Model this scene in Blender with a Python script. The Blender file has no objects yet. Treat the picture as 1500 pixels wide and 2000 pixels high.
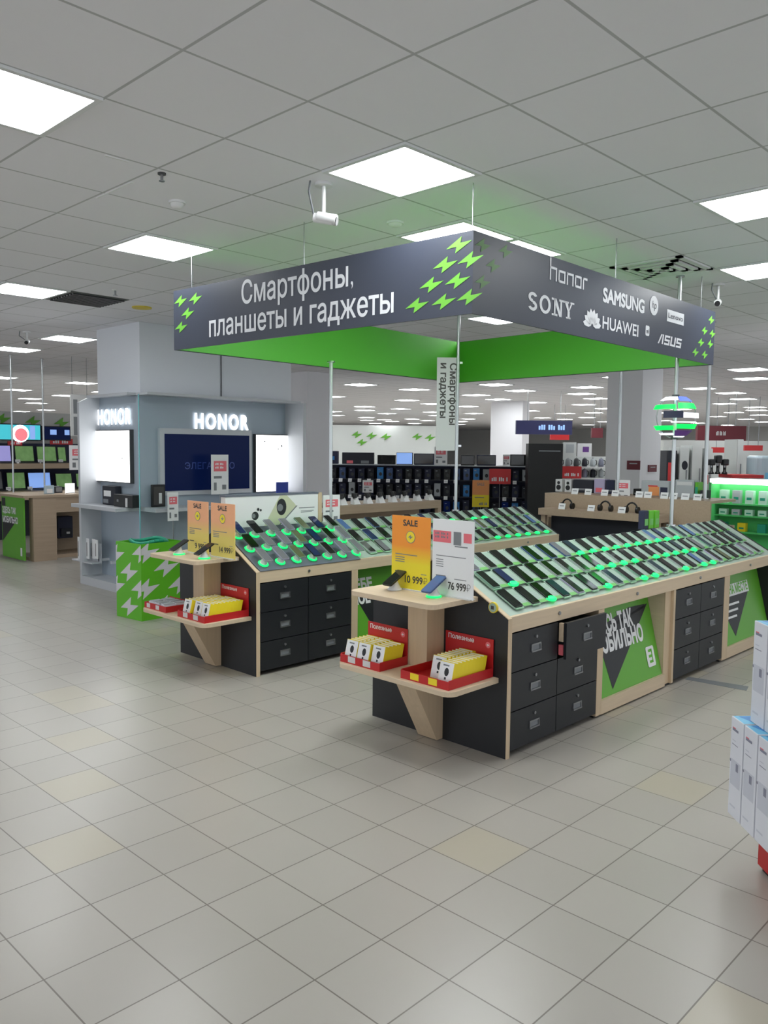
import bpy, math, random
import numpy as np
from mathutils import Matrix, Vector
from mathutils.geometry import delaunay_2d_cdt, interpolate_bezier
random.seed(7)
SC = bpy.context.scene
COL = SC.collection
# ------------------------------------------------------------------ camera, light, exposure
F_PX, YAW, PITCH, ROLL = 1588.996, 0.770550, -0.0764034, 0.0099153
EYE, H = 1.66837, 3.12083                      # eye height, ceiling height
CEIL0 = (2.89969, 2.10043)                     # a crossing of the ceiling grid
FLOOR0 = (1.61148, 2.14840)                    # a crossing of the floor joints
_f = np.array([math.cos(PITCH)*math.cos(YAW), math.cos(PITCH)*math.sin(YAW), math.sin(PITCH)])
_r0 = np.array([math.sin(YAW), -math.cos(YAW), 0.0]); _u0 = np.cross(_r0, _f)
_r = _r0*math.cos(ROLL)+_u0*math.sin(ROLL); _u = -_r0*math.sin(ROLL)+_u0*math.cos(ROLL)
cam_d = bpy.data.cameras.new('camera'); cam = bpy.data.objects.new('camera', cam_d); COL.objects.link(cam)
cam_d.sensor_fit = 'VERTICAL'; cam_d.sensor_height = 36.0; cam_d.lens = F_PX/2000*36.0
cam_d.clip_start = .05; cam_d.clip_end = 300
cam.matrix_world = Matrix(((_r[0], _u[0], -_f[0], 0), (_r[1], _u[1], -_f[1], 0), (_r[2], _u[2], -_f[2], EYE), (0, 0, 0, 1)))
SC.camera = cam
SC.view_settings.view_transform = 'Standard'; SC.view_settings.look = 'None'
SC.view_settings.gamma = 1.0; SC.view_settings.use_curve_mapping = False
SC.view_settings.exposure = 0.10
SC.cycles.use_denoising = True
SC.cycles.max_bounces = 7; SC.cycles.diffuse_bounces = 4; SC.cycles.adaptive_threshold = .02; SC.cycles.sample_clamp_indirect = 6.0
LAMP = 20.0                                      # radiance of a ceiling panel
W = bpy.data.worlds.new('world'); SC.world = W; W.use_nodes = True
W.node_tree.nodes['Background'].inputs[0].default_value = (.84, .88, .93, 1)
W.node_tree.nodes['Background'].inputs[1].default_value = 1.5
# ceiling panels behind and beside the viewer (the same rows of lamps go on there)
for cx, cy in [(-2.5, -1.5), (-2.5, -5.5), (.5, -2.5), (3.5, -4.5), (3.5, -8.5), (-6.5, -2.5), (-6.5, 1.5), (-6.5, 5.5), (-2.5, 6.5), (7.5, -3.5), (7.5, -7.5), (-6.5, -6.5), (-5.5, 9.5)]:
    ld = bpy.data.lights.new('ceiling_panel_light', 'AREA'); ld.shape = 'SQUARE'; ld.size = .56
    ld.energy = LAMP*math.pi*.31*.22; ld.color = (.97, 1, .99)
    lo = bpy.data.objects.new('ceiling_panel_light', ld); COL.objects.link(lo)
    lo.location = (CEIL0[0]+.6*cx, CEIL0[1]+.6*cy, H-.02)

# ------------------------------------------------------------------ rays: from a point of the photo to a point of the place
EY = np.array([0, 0, EYE])
def ray(x, y): return _f+_r*((x-750)/F_PX)-_u*((y-1000)/F_PX)
def onZ(x, y, z): d = ray(x, y); return EY+d*((z-EYE)/d[2])
def onX(x, y, X): d = ray(x, y); return EY+d*(X/d[0])
def onY(x, y, Y): d = ray(x, y); return EY+d*(Y/d[1])
class Plane:
    """an upright plane through p0 running along e (seen from the side where +e points right)"""
    def __init__(s, p0, e):
        s.p0 = np.array([p0[0], p0[1], 0.]); e = np.array([e[0], e[1], 0.]); s.e = e/np.linalg.norm(e)
        s.n = np.array([s.e[1], -s.e[0], 0.])          # towards the viewer
    def hit(s, x, y):
        d = ray(x, y); t = ((s.p0-EY)@s.n)/(d@s.n); P = EY+d*t
        return float((P-s.p0)@s.e), float(P[2])
    def fr(s, u=0, z=0, d=0):                          # frame: x along e, y up, z towards the viewer
        o = s.p0+s.e*u+s.n*d
        return Matrix(((s.e[0], 0, s.n[0], o[0]), (s.e[1], 0, s.n[1], o[1]), (0, 1, 0, z), (0, 0, 0, 1)))
def PX(X): return Plane((X, 0), (0, -1))               # a wall facing -X
def PY(Y): return Plane((0, Y), (1, 0))                # a wall facing -Y

# ------------------------------------------------------------------ materials
def lin(c):
    return tuple((v/12.92 if v <= .04045 else ((v+.055)/1.055)**2.4) for v in (x/255 for x in c))+(1,)
M = {}
def mat(name, c, rough=.5, metal=0., emit=0., ec=None, spec=.5, noise=0., nscale=20., coat=0., trans=0.):
    m = bpy.data.materials.new(name); m.use_nodes = True; nt = m.node_tree; b = nt.nodes['Principled BSDF']
    b.inputs['Base Color'].default_value = lin(c); b.inputs['Roughness'].default_value = rough
    b.inputs['Metallic'].default_value = metal; b.inputs['Specular IOR Level'].default_value = spec
    b.inputs['Coat Weight'].default_value = coat
    if trans: b.inputs['Transmission Weight'].default_value = trans
    if emit:
        b.inputs['Emission Color'].default_value = lin(ec or c); b.inputs['Emission Strength'].default_value = emit
    if noise:
        tc = nt.nodes.new('ShaderNodeTexCoord'); n = nt.nodes.new('ShaderNodeTexNoise'); n.inputs['Scale'].default_value = nscale
        mx = nt.nodes.new('ShaderNodeMix'); mx.data_type = 'RGBA'
        nt.links.new(tc.outputs['Object'], n.inputs['Vector']); nt.links.new(n.outputs['Fac'], mx.inputs['Factor'])
        k = lin(c); mx.inputs['A'].default_value = tuple(v*(1-noise) for v in k[:3])+(1,); mx.inputs['B'].default_value = tuple(min(1, v*(1+noise)) for v in k[:3])+(1,)
        nt.links.new(mx.outputs['Result'], b.inputs['Base Color'])
    M[name] = m; return m
def wood(name, c, axis=0):
    m = mat(name, c, .5); nt = m.node_tree; b = nt.nodes['Principled BSDF']
    tc = nt.nodes.new('ShaderNodeTexCoord'); mp = nt.nodes.new('ShaderNodeMapping'); n = nt.nodes.new('ShaderNodeTexNoise')
    mp.inputs['Scale'].default_value = [(2, 30, 30), (30, 2, 30), (30, 30, 2)][axis]; n.inputs['Scale'].default_value = 1.6; n.inputs['Detail'].default_value = 6
    mx = nt.nodes.new('ShaderNodeMix'); mx.data_type = 'RGBA'; k = lin(c)
    mx.inputs['A'].default_value = tuple(v*.86 for v in k[:3])+(1,); mx.inputs['B'].default_value = tuple(min(1, v*1.12) for v in k[:3])+(1,)
    nt.links.new(tc.outputs['Object'], mp.inputs['Vector']); nt.links.new(mp.outputs['Vector'], n.inputs['Vector'])
    nt.links.new(n.outputs['Fac'], mx.inputs['Factor']); nt.links.new(mx.outputs['Result'], b.inputs['Base Color'])
def gradient(name, c0, c1, z0, z1, emit=0.):
    """two printed colours fading into each other along the object's own Z"""
    m = mat(name, c0, .45); nt = m.node_tree; b = nt.nodes['Principled BSDF']
    tc = nt.nodes.new('ShaderNodeTexCoord'); sx = nt.nodes.new('ShaderNodeSeparateXYZ'); mr = nt.nodes.new('ShaderNodeMapRange')
    mr.inputs['From Min'].default_value = z0; mr.inputs['From Max'].default_value = z1
    mx = nt.nodes.new('ShaderNodeMix'); mx.data_type = 'RGBA'; mx.inputs['A'].default_value = lin(c0); mx.inputs['B'].default_value = lin(c1)
    nt.links.new(tc.outputs['Object'], sx.inputs[0]); nt.links.new(sx.outputs['Z'], mr.inputs['Value'])
    nt.links.new(mr.outputs['Result'], mx.inputs['Factor']); nt.links.new(mx.outputs['Result'], b.inputs['Base Color'])
    if emit:
        nt.links.new(mx.outputs['Result'], b.inputs['Emission Color']); b.inputs['Emission Strength'].default_value = emit
def grid_mat(name, c1, c2, cm, tile, org, mortar, rough, odd=None):
    m = bpy.data.materials.new(name); m.use_nodes = True; nt = m.node_tree; b = nt.nodes['Principled BSDF']; N = nt.nodes.new; L = nt.links.new
    tc = N('ShaderNodeNewGeometry'); mp = N('ShaderNodeMapping'); mp.inputs['Location'].default_value = (-org[0]+200*tile, -org[1]+200*tile, 0)
    br = N('ShaderNodeTexBrick'); br.offset = 0; br.squash = 1; br.inputs['Scale'].default_value = 1
    br.inputs['Brick Width'].default_value = tile; br.inputs['Row Height'].default_value = tile
    br.inputs['Mortar Size'].default_value = mortar; br.inputs['Mortar Smooth'].default_value = .3
    br.inputs['Color1'].default_value = lin(c1); br.inputs['Color2'].default_value = lin(c2); br.inputs['Mortar'].default_value = lin(cm)
    L(tc.outputs['Position'], mp.inputs['Vector']); L(mp.outputs['Vector'], br.inputs['Vector'])
    out = br.outputs['Color']
    if odd:                                            # now and then a tile from another batch
        dv = N('ShaderNodeVectorMath'); dv.operation = 'SCALE'; dv.inputs['Scale'].default_value = 1/tile
        fl = N('ShaderNodeVectorMath'); fl.operation = 'FLOOR'; wn = N('ShaderNodeTexWhiteNoise'); wn.noise_dimensions = '2D'
        gt = N('ShaderNodeMath'); gt.operation = 'GREATER_THAN'; gt.inputs[1].default_value = .93
        inv = N('ShaderNodeMath'); inv.operation = 'SUBTRACT'; inv.inputs[0].default_value = 1
        mu = N('ShaderNodeMath'); mu.operation = 'MULTIPLY'; mx = N('ShaderNodeMix'); mx.data_type = 'RGBA'; mx.inputs['B'].default_value = lin(odd)
        L(mp.outputs['Vector'], dv.inputs[0]); L(dv.outputs['Vector'], fl.inputs[0]); L(fl.outputs['Vector'], wn.inputs['Vector'])
        L(wn.outputs['Value'], gt.inputs[0]); L(br.outputs['Fac'], inv.inputs[1]); L(gt.outputs[0], mu.inputs[0]); L(inv.outputs[0], mu.inputs[1])
        L(mu.outputs[0], mx.inputs['Factor']); L(out, mx.inputs['A']); out = mx.outputs['Result']
    L(out, b.inputs['Base Color'])
    b.inputs['Roughness'].default_value = rough
    if odd:
        bp = N('ShaderNodeBump'); bp.inputs['Strength'].default_value = .15; bp.inputs['Distance'].default_value = .002; bp.invert = True
        L(br.outputs['Fac'], bp.inputs['Height']); L(bp.outputs['Normal'], b.inputs['Normal'])
    M[name] = m
grid_mat('floor_tiles', (173, 168, 160), (167, 162, 154), (112, 105, 97), .3, FLOOR0, .0030, .30, (175, 168, 152))
grid_mat('ceiling_tiles', (244, 244, 249), (241, 241, 246), (188, 190, 192), .6, CEIL0, .008, .8)
mat('lamp_glow', (255, 255, 255), emit=LAMP, ec=(250, 254, 255)); mat('lamp_frame', (225, 228, 228), .5)
mat('black', (16, 17, 19), .4); mat('laminate', (24, 26, 30), .5, noise=.06, nscale=9); mat('drawer_black', (25, 28, 33), .45)
wood('beech', (208, 188, 160), 0); wood('beech_y', (208, 188, 160), 1); wood('beech_z', (202, 180, 150), 2); wood('oak_far', (170, 150, 128), 0)
mat('chrome', (205, 208, 210), .18, 1.); mat('steel', (150, 152, 155), .35, .9); mat('pole', (186, 190, 192), .28, .8)
mat('slate', (54, 59, 73), .42); mat('sign_green', (78, 172, 44), .45); mat('bolt_green', (106, 180, 58), .5); mat('bolt_pale', (86, 130, 72), .5)
mat('white', (228, 229, 230), .45); mat('offwhite', (205, 206, 206), .5); mat('letter', (214, 216, 220), .5); mat('card', (152, 176, 160), .45)  # card: white stock with the green LED spill put into its colour
mat('poster_green', (92, 164, 44), .45); mat('print_black', (24, 27, 32), .5); mat('print_grey', (120, 124, 128), .5); mat('print_dark', (60, 58, 56), .5)
mat('red', (186, 30, 34), .45); mat('red_sign', (206, 52, 54), .45); mat('pink', (226, 110, 120), .5); mat('yellow', (236, 214, 40), .45); mat('yellow2', (222, 200, 60), .5)
mat('card_green', (110, 180, 96), .5); mat('acryl', (168, 186, 174), .35); mat('glow_green', (20, 225, 110), .4, emit=1.6, ec=(10, 235, 100)); mat('glow_added', (160, 186, 168), .4, emit=.12, ec=(20, 220, 100))  # the dim one is an added glow that spreads pale green over the slope
mat('glow_blue', (60, 110, 235), .4, emit=.9, ec=(50, 100, 250))
mat('screen_black', (12, 14, 13), .08); mat('screen_navy', (22, 36, 72), .1, emit=.05, ec=(30, 60, 150)); mat('screen_teal', (26, 52, 62), .1); mat('screen_blue', (70, 100, 140), .12, emit=.12, ec=(70, 110, 170)); mat('screen_grey', (110, 112, 116), .15); mat('screen_olive', (88, 96, 66), .15)
mat('ph_black', (28, 30, 32), .3); mat('ph_silver', (178, 182, 186), .28, .5); mat('ph_blue', (60, 84, 130), .3); mat('ph_lilac', (168, 160, 190), .3); mat('ph_green', (130, 170, 150), .3)
mat('kiosk', (160, 172, 184), .45); mat('kiosk_light', (188, 191, 196), .4); mat('column', (222, 226, 232), .65); mat('column_far', (236, 236, 240), .7); mat('dim_blue', (98, 104, 116), .7)
mat('lit_white', (255, 255, 255), emit=2.4, ec=(255, 255, 255)); mat('tv_screen', (10, 18, 46), .3, emit=.10, ec=(20, 50, 128), spec=.1); mat('tv_text', (40, 62, 130), .3, emit=.06)
mat('bin_green', (92, 178, 30), .5); mat('bin_white', (206, 204, 208), .5); mat('teal', (30, 150, 120), .5)
mat('box_white', (214, 216, 224), .45); mat('box_blue', (112, 190, 226), .4); mat('box_deep', (48, 130, 200), .4); mat('box_print', (126, 128, 146), .5); mat('box_pale', (192, 195, 206), .5)
mat('vent', (96, 100, 100), .7); mat('dark_metal', (60, 62, 64), .5); mat('far_dark', (30, 33, 44), .6); mat('far_navy', (28, 34, 62), .6); mat('navy_sign', (34, 36, 84), .5); mat('maroon', (104, 36, 46), .5)
mat('screen_lit', (150, 185, 250), .2, emit=.55, ec=(140, 180, 250)); mat('screen_coral', (240, 120, 130), .2, emit=.7, ec=(250, 130, 140)); mat('screen_cyan', (60, 200, 215), .2, emit=.6); mat('screen_leaf', (120, 160, 100), .25, emit=.22, ec=(130, 175, 110), noise=.5, nscale=7); mat('screen_lav', (170, 165, 230), .2, emit=.4); mat('screen_pink', (220, 150, 190), .2, emit=.35)
mat('wall_far', (196, 196, 194), .8); mat('wall_white', (206, 210, 208), .7); mat('green_unit', (84, 196, 112), .5); mat('pack_mint', (190, 226, 208), .5); mat('pack_grey', (170, 176, 180), .5); mat('orange', (226, 150, 90), .5)
mat('led_green', (10, 220, 60), emit=2.2, ec=(0, 240, 70)); mat('led_white', (240, 240, 255), emit=2.4); mat('led_blue', (70, 90, 210), emit=1.1, ec=(90, 110, 240)); mat('led_violet', (90, 50, 120), .4, emit=.25)
mat('glass_edge', (110, 180, 185), .1, emit=.0); mat('blue_card', (36, 58, 150), .4); mat('phone_art', (196, 200, 170), .4); mat('pale_film', (176, 194, 204), .35); mat('skin', (196, 150, 126), .6)
gradient('sale_overexposed', (222, 200, 104), (236, 172, 128), .15, .26)  # rear SALE signs: same print, overexposure put into paler colours
gradient('sale_print', (232, 214, 40), (238, 148, 46), .150, .255)
g = bpy.data.materials.new('glass'); g.use_nodes = True; nt = g.node_tree; nt.nodes.clear()
o_ = nt.nodes.new('ShaderNodeOutputMaterial'); mx_ = nt.nodes.new('ShaderNodeMixShader'); t_ = nt.nodes.new('ShaderNodeBsdfTransparent'); gl_ = nt.nodes.new('ShaderNodeBsdfGlossy')
t_.inputs[0].default_value = (.86, .95, .94, 1); gl_.inputs['Roughness'].default_value = .03; mx_.inputs[0].default_value = .07
nt.links.new(t_.outputs[0], mx_.inputs[1]); nt.links.new(gl_.outputs[0], mx_.inputs[2]); nt.links.new(mx_.outputs[0], o_.inputs[0]); M['glass'] = g

# ------------------------------------------------------------------ mesh building
I4 = Matrix.Identity(4)
_tc = {}
_oc = {}
def outlines(s):
    if s in _oc: return _oc[s]
    c = bpy.data.curves.new('lettering', 'FONT'); c.body = s; c.size = 1
    o = bpy.data.objects.new('lettering', c); COL.objects.link(o)
    cu = o.to_curve(bpy.context.evaluated_depsgraph_get()); cons = []
    for sp in cu.splines:
        P = []; bz = sp.bezier_points; n = len(bz)
        for i in range(n):
            p, q = bz[i], bz[(i+1) % n]
            st = (p.handle_right-p.co).cross(q.co-p.co).length < 1e-6 and (q.handle_left-p.co).cross(q.co-p.co).length < 1e-6
            P += [v[:2] for v in interpolate_bezier(p.co, p.handle_right, q.handle_left, q.co, 2 if st else 5)[:-1]]
        Q = []
        for v in P:
            if not Q or math.hypot(v[0]-Q[-1][0], v[1]-Q[-1][1]) > 1e-4: Q.append(v)
        while len(Q) > 3 and math.hypot(Q[0][0]-Q[-1][0], Q[0][1]-Q[-1][1]) < 1e-4: Q.pop()
        if len(Q) > 2: cons.append(np.array(Q))
    o.to_curve_clear(); bpy.data.objects.remove(o); bpy.data.curves.remove(c)
    _oc[s] = cons; return cons
def text_geo(s, bold=0., ext=0.):
    """flat lettering: the outlines of the font, filled by winding number"""
    k = (s, bold)
    if k in _tc: return _tc[k]
    cons = [P.copy() for P in outlines(s)]
    def area(P): return .5*float(np.sum(P[:, 0]*np.roll(P[:, 1], -1)-np.roll(P[:, 0], -1)*P[:, 1]))
    if bold and cons:
        sg = 1 if sum(area(P) for P in cons) > 0 else -1
        for i, P in enumerate(cons):
            d = np.roll(P, -1, 0)-P; d /= np.linalg.norm(d, axis=1)[:, None]; nr = np.stack([d[:, 1], -d[:, 0]], 1)*sg
            m = nr+np.roll(nr, 1, 0); m /= np.maximum(.55, np.linalg.norm(m, axis=1)**2/2)[:, None]; cons[i] = P+m*bold
    vs = []; es = []
    for P in cons:
        n0 = len(vs); n = len(P); vs += [Vector((float(x), float(y))) for x, y in P]; es += [(n0+i, n0+(i+1) % n) for i in range(n)]
    x0 = np.concatenate([P[:, 0] for P in cons]); y0 = np.concatenate([P[:, 1] for P in cons])
    x1 = np.concatenate([np.roll(P[:, 0], -1) for P in cons]); y1 = np.concatenate([np.roll(P[:, 1], -1) for P in cons])
    r = delaunay_2d_cdt(vs, es, [], 0, 1e-5); V = r[0]; F = []
    for f in r[2]:
        cx = sum(V[i].x for i in f)/len(f); cy = sum(V[i].y for i in f)/len(f)
        cr = (x1-x0)*(cy-y0)-(cx-x0)*(y1-y0)
        wn = np.count_nonzero((y0 <= cy) & (y1 > cy) & (cr > 0))-np.count_nonzero((y0 > cy) & (y1 <= cy) & (cr < 0))
        if wn: F.append(tuple(f) if (V[f[1]]-V[f[0]]).cross(V[f[2]]-V[f[0]]) > 0 else tuple(f)[::-1])
    _tc[k] = ([(p.x, p.y, 0.) for p in V], F)
    return _tc[k]
for _w in ['Смартфоны,', 'планшеты и гаджеты', 'SAMSUNG', 'HUAWEI', 'hp', 'Lenovo', 'mi', 'ЗДЕСЬ ТАК', 'МОБИЛЬНО', 'ВСЁ НА МЕСТЕ', 'ТЕБЕ', 'МОЕ', 'МЕСТЕ', 'SALE', '10 999₽', '76 999₽', '9 999₽', '14 999₽', 'Полезные', 'Смартфоны', 'и гаджеты', 'H', 'O', 'N', 'R', 'ЭЛЕГАНТНО']: outlines(_w)
BOLT = [(0, .36), (.60, 1), (.55, .60), (1, .64), (.35, 0), (.40, .40)]
class MB:
    def __init__(s, *mats): s.mats = list(mats) or ['white']; s.v = []; s.f = []; s.mi = []; s.sm = []; s.X = I4
    def at(s, X): s.X = X; return s
    def add(s, vs, fs, m=0, smooth=False):
        n = len(s.v); s.v += [s.X @ Vector(p) for p in vs]
        for f in fs: s.f.append(tuple(i+n for i in f)); s.mi.append(m); s.sm.append(smooth)
        return s
    def box(s, x0, x1, y0, y1, z0, z1, m=0):
        if x0 > x1: x0, x1 = x1, x0
        if y0 > y1: y0, y1 = y1, y0
        if z0 > z1: z0, z1 = z1, z0
        return s.add([(x0,y0,z0),(x1,y0,z0),(x1,y1,z0),(x0,y1,z0),(x0,y0,z1),(x1,y0,z1),(x1,y1,z1),(x0,y1,z1)],
                     [(0,3,2,1),(4,5,6,7),(0,1,5,4),(1,2,6,5),(2,3,7,6),(3,0,4,7)], m)
    def prism(s, poly, a, b, axis='z', m=0):
        """poly counter-clockwise in the plane left over; axis z:(x,y) y:(x,z) x:(y,z)"""
        n = len(poly)
        P = {'z': lambda p, t: (p[0], p[1], t), 'y': lambda p, t: (p[0], t, p[1]), 'x': lambda p, t: (t, p[0], p[1])}[axis]
        vs = [P(p, a) for p in poly]+[P(p, b) for p in poly]
        fs = [tuple(range(n))[::-1], tuple(range(n, 2*n))]+[(i, (i+1) % n, n+(i+1) % n, n+i) for i in range(n)]
        if axis == 'y': fs = [f[::-1] for f in fs]
        return s.add(vs, fs, m)
    def flat(s, poly, z=0., m=0): return s.add([(p[0], p[1], z) for p in poly], [tuple(range(len(poly)))], m)
    def rect(s, x0, y0, x1, y1, z=0., m=0): return s.flat([(x0, y0), (x1, y0), (x1, y1), (x0, y1)], z, m)
    def cyl(s, p0, p1, r, n=12, m=0, r1=None):
        p0 = Vector(p0); p1 = Vector(p1); d = (p1-p0).normalized(); a = d.orthogonal().normalized(); b = d.cross(a); r1 = r if r1 is None else r1
        c = [(math.cos(2*math.pi*i/n), math.sin(2*math.pi*i/n)) for i in range(n)]
        vs = [p0+a*(r*x)+b*(r*y) for x, y in c]+[p1+a*(r1*x)+b*(r1*y) for x, y in c]
        s.add(vs, [(i, (i+1) % n, n+(i+1) % n, n+i) for i in range(n)], m, True)
        return s.add(vs, [tuple(range(n))[::-1], tuple(range(n, 2*n))], m)
    def lathe(s, prof, c=(0, 0, 0), n=16, m=0, sx=1., sy=1.):
        vs = []; fs = []
        for r, z in prof: vs += [(c[0]+sx*r*math.cos(2*math.pi*i/n), c[1]+sy*r*math.sin(2*math.pi*i/n), c[2]+z) for i in range(n)]
        for k in range(len(prof)-1): fs += [(k*n+i, k*n+(i+1) % n, (k+1)*n+(i+1) % n, (k+1)*n+i) for i in range(n)]
        return s.add(vs, fs, m, True)
    def tube(s, pts, r, n=8, m=0):
        for a, b in zip(pts[:-1], pts[1:]): s.cyl(a, b, r, n, m)
        return s
    def text(s, t, x, y, w=None, h=1., m=0, bold=0., ext=0., z=0., rot=0., shear=0.):
        """lettering with its lower left at x, y; w squeezes it to that width; h is the em height"""
        v, f = text_geo(t, bold, ext)
        x0 = min(p[0] for p in v); x1 = max(p[0] for p in v); k = (w/(x1-x0)) if w else h
        c, sn = math.cos(rot), math.sin(rot); out = []
        for p in v:
            a = (p[0]-x0)*k+shear*p[1]*h; b = p[1]*h; out.append((x+a*c-b*sn, y+a*sn+b*c, z+p[2]*h))
        return s.add(out, f, m)
    def dashes(s, x, y, w, h, m=0, z=0., n=7):
        """a line of print too small to read: strokes of letter width"""
        for i in range(n):
            if i % 4 != 3 or n < 5: s.rect(x+w*i/n, y, x+w*(i+.72)/n, y+h*(1 if i % 3 else .8), z, m)
        return s
    def bolt(s, x, y, w, h, z=0., m=0, ang=0.): return s.flat([(x+w*(a-.5), y+h*(b-.5)) for a, b in BOLT], z, m)
    def disc(s, x, y, r, z=0., m=0, ry=None, n=20): ry = r if ry is None else ry; return s.flat([(x+r*math.cos(2*math.pi*i/n), y+ry*math.sin(2*math.pi*i/n)) for i in range(n)], z, m)
def rrect(x0, y0, x1, y1, r, n=4, corners=(1, 1, 1, 1)):
    out = []
    for k, (cx, cy, a) in enumerate([(x0+r, y0+r, math.pi), (x1-r, y0+r, 1.5*math.pi), (x1-r, y1-r, 0), (x0+r, y1-r, .5*math.pi)]):
        if corners[k]: out += [(cx+r*math.cos(a+i*math.pi/2/n), cy+r*math.sin(a+i*math.pi/2/n)) for i in range(n+1)]
        else: out.append([(x0, y0), (x1, y0), (x1, y1), (x0, y1)][k])
    return out
WM = {}; KIDS = {}
def props(o, label=None, cat=None, group=None, kind=None):
    for k, v in (('label', label), ('category', cat), ('group', group), ('kind', kind)):
        if v: o[k] = v
    return o
def thing(name, label, cat, loc, group=None, mtx=None):
    o = bpy.data.objects.new(name, None); COL.objects.link(o); o.empty_display_size = .1
    m = mtx if mtx is not None else Matrix.Translation(Vector([float(a) for a in loc]))
    o.matrix_world = m; WM[o] = m.copy(); return props(o, label, cat, group)
def make_mesh(name, mb, inv, local=False):
    me = bpy.data.meshes.new(name)
    me.from_pydata([p if local else inv @ p for p in mb.v], [], mb.f)
    for k in mb.mats: me.materials.append(M[k])
    for p, i, sm in zip(me.polygons, mb.mi, mb.sm): p.material_index = i; p.use_smooth = sm
    me.update(); return me
def part(name, mb, parent, label=None, local=False, bev=0., kind=None):
    o = bpy.data.objects.new(name, make_mesh(name, mb, WM[parent].inverted(), local)); COL.objects.link(o); o.parent = parent; WM[o] = WM[parent]; KIDS.setdefault(parent, []).append(o)
    if bev: b = o.modifiers.new('bevel', 'BEVEL'); b.width = bev; b.segments = 2; b.limit_method = 'ANGLE'
    return props(o, label, None, None, kind)
def solo(name, mb, label=None, cat=None, group=None, kind=None, bev=0.):
    xs = [p.x for p in mb.v]; ys = [p.y for p in mb.v]; zs = [p.z for p in mb.v]
    m = Matrix.Translation(((min(xs)+max(xs))/2, (min(ys)+max(ys))/2, min(zs)))
    o = bpy.data.objects.new(name, make_mesh(name, mb, m.inverted())); COL.objects.link(o); o.matrix_world = m; WM[o] = m.copy()
    if bev: b = o.modifiers.new('bevel', 'BEVEL'); b.width = bev; b.segments = 2; b.limit_method = 'ANGLE'
    return props(o, label, cat, group, kind)
def structure(name, mb): return solo(name, mb, kind='structure')
def dup(root, mtx, label, swap=None):
    r = root.copy(); COL.objects.link(r); r.matrix_world = mtx; r['label'] = label
    for ch in KIDS.get(root, []):
        c = ch.copy(); COL.objects.link(c); c.parent = r
        if swap and ch.name.split('.')[0] in swap: c.data = swap[ch.name.split('.')[0]]
        for gch in KIDS.get(ch, []):
            d = gch.copy(); COL.objects.link(d); d.parent = c
    return r
ORD = 'first second third fourth fifth sixth seventh eighth ninth tenth eleventh twelfth thirteenth fourteenth fifteenth sixteenth seventeenth eighteenth nineteenth twentieth'.split()
def nth(i):                                            # i from 0
    if i < 20: return ORD[i]
    t = ['twenty', 'thirty', 'forty', 'fifty', 'sixty', 'seventy', 'eighty'][(i+1)//10-2]
    return t+'-'+ORD[(i+1) % 10-1] if (i+1) % 10 else {'twenty': 'twentieth', 'thirty': 'thirtieth', 'forty': 'fortieth', 'fifty': 'fiftieth', 'sixty': 'sixtieth', 'seventy': 'seventieth', 'eighty': 'eightieth'}[t]

# ------------------------------------------------------------------ the setting
structure('floor', MB('floor_tiles').box(-8, 47, -8, 47, -.05, 0))
structure('ceiling', MB('ceiling_tiles').box(-8, 47, -8, 47, H, H+.05))
structure('wall_right', MB('wall_far').box(46, 46.2, -8, 47, 0, H))
structure('wall_back', MB('wall_far').box(-8, 46, 46, 46.2, 0, H))

# ------------------------------------------------------------------ ceiling lamps and fittings
def cell(x, y): P = onZ(x, y, H); return math.floor((P[0]-CEIL0[0])/.6), math.floor((P[1]-CEIL0[1])/.6)
near_cells = [((-3, 2), 'large flat ceiling light panel cut by the picture edge, nearest the viewer'), ((0, 1), 'flat square ceiling light panel before the hanging phone sign'),
              ((3, -1), 'flat ceiling light panel over the stacked white boxes'), ((0, 5), 'flat square ceiling light panel beyond the left end of the phone sign'),
              ((6, 0), 'flat ceiling light panel beside the square air vent'), ((2, 2), 'ceiling light panel peeping over the lettered side of the sign'), ((3, 2), 'ceiling light panel peeping over the brand side of the sign'),
              ((0, 9), 'flat ceiling light panel next to the dark grille'), ((7, 5), 'ceiling light panel seen through the hanging square sign')]
px_lamps = [(130,658),(30,681),(8,737),(160,748),(193,766),(118,773),(33,761),(52,779),(75,788),(85,800),
 (583,740),(702,752),(803,762),(640,774),(622,787),(770,781),(824,788),(711,794),(708,801),(785,798),(653,803),(653,811),(845,804),(755,807),(838,811),(710,815),(712,820),(750,819),(826,821),(770,823),(800,827),
 (980,751),(1027,764),(1182,737),(1162,755),(1150,768),(1172,779),(990,779),(1060,785),(1130,791),(997,797),(915,772),(912,794),(917,807),(925,818),(995,813),(1110,807),(1160,805),(1060,816),(1130,815),
 (1435,721),(1443,741),(1345,759),(1450,767),(1458,778),(1420,788),(1468,795),(1350,799),(1475,811),(1420,805),(1395,813),(1450,818),(1490,800)]
seen = {}
for c, lab in near_cells: seen[c] = lab
for p in px_lamps:
    c = cell(*p)
    if c not in seen and max(c)*.6 < 42: seen[c] = None
for ca in range(6, 74, 6):
    for cb in range(4, 74, 5):                         # the rows go on towards the back of the shop
        x, y = CEIL0[0]+.6*ca, CEIL0[1]+.6*cb; d_ = math.hypot(x, y); v = (x*_f[0]+y*_f[1])/d_
        if 19 < d_ < 46 and v > .87 and max(x, y) < 44 and not any(abs(q[0]-ca) < 3 and abs(q[1]-cb) < 3 for q in seen): seen[(ca, cb)] = None
order = sorted(seen, key=lambda c: math.hypot(CEIL0[0]+.6*c[0], CEIL0[1]+.6*c[1]))
lamp0 = None
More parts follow.
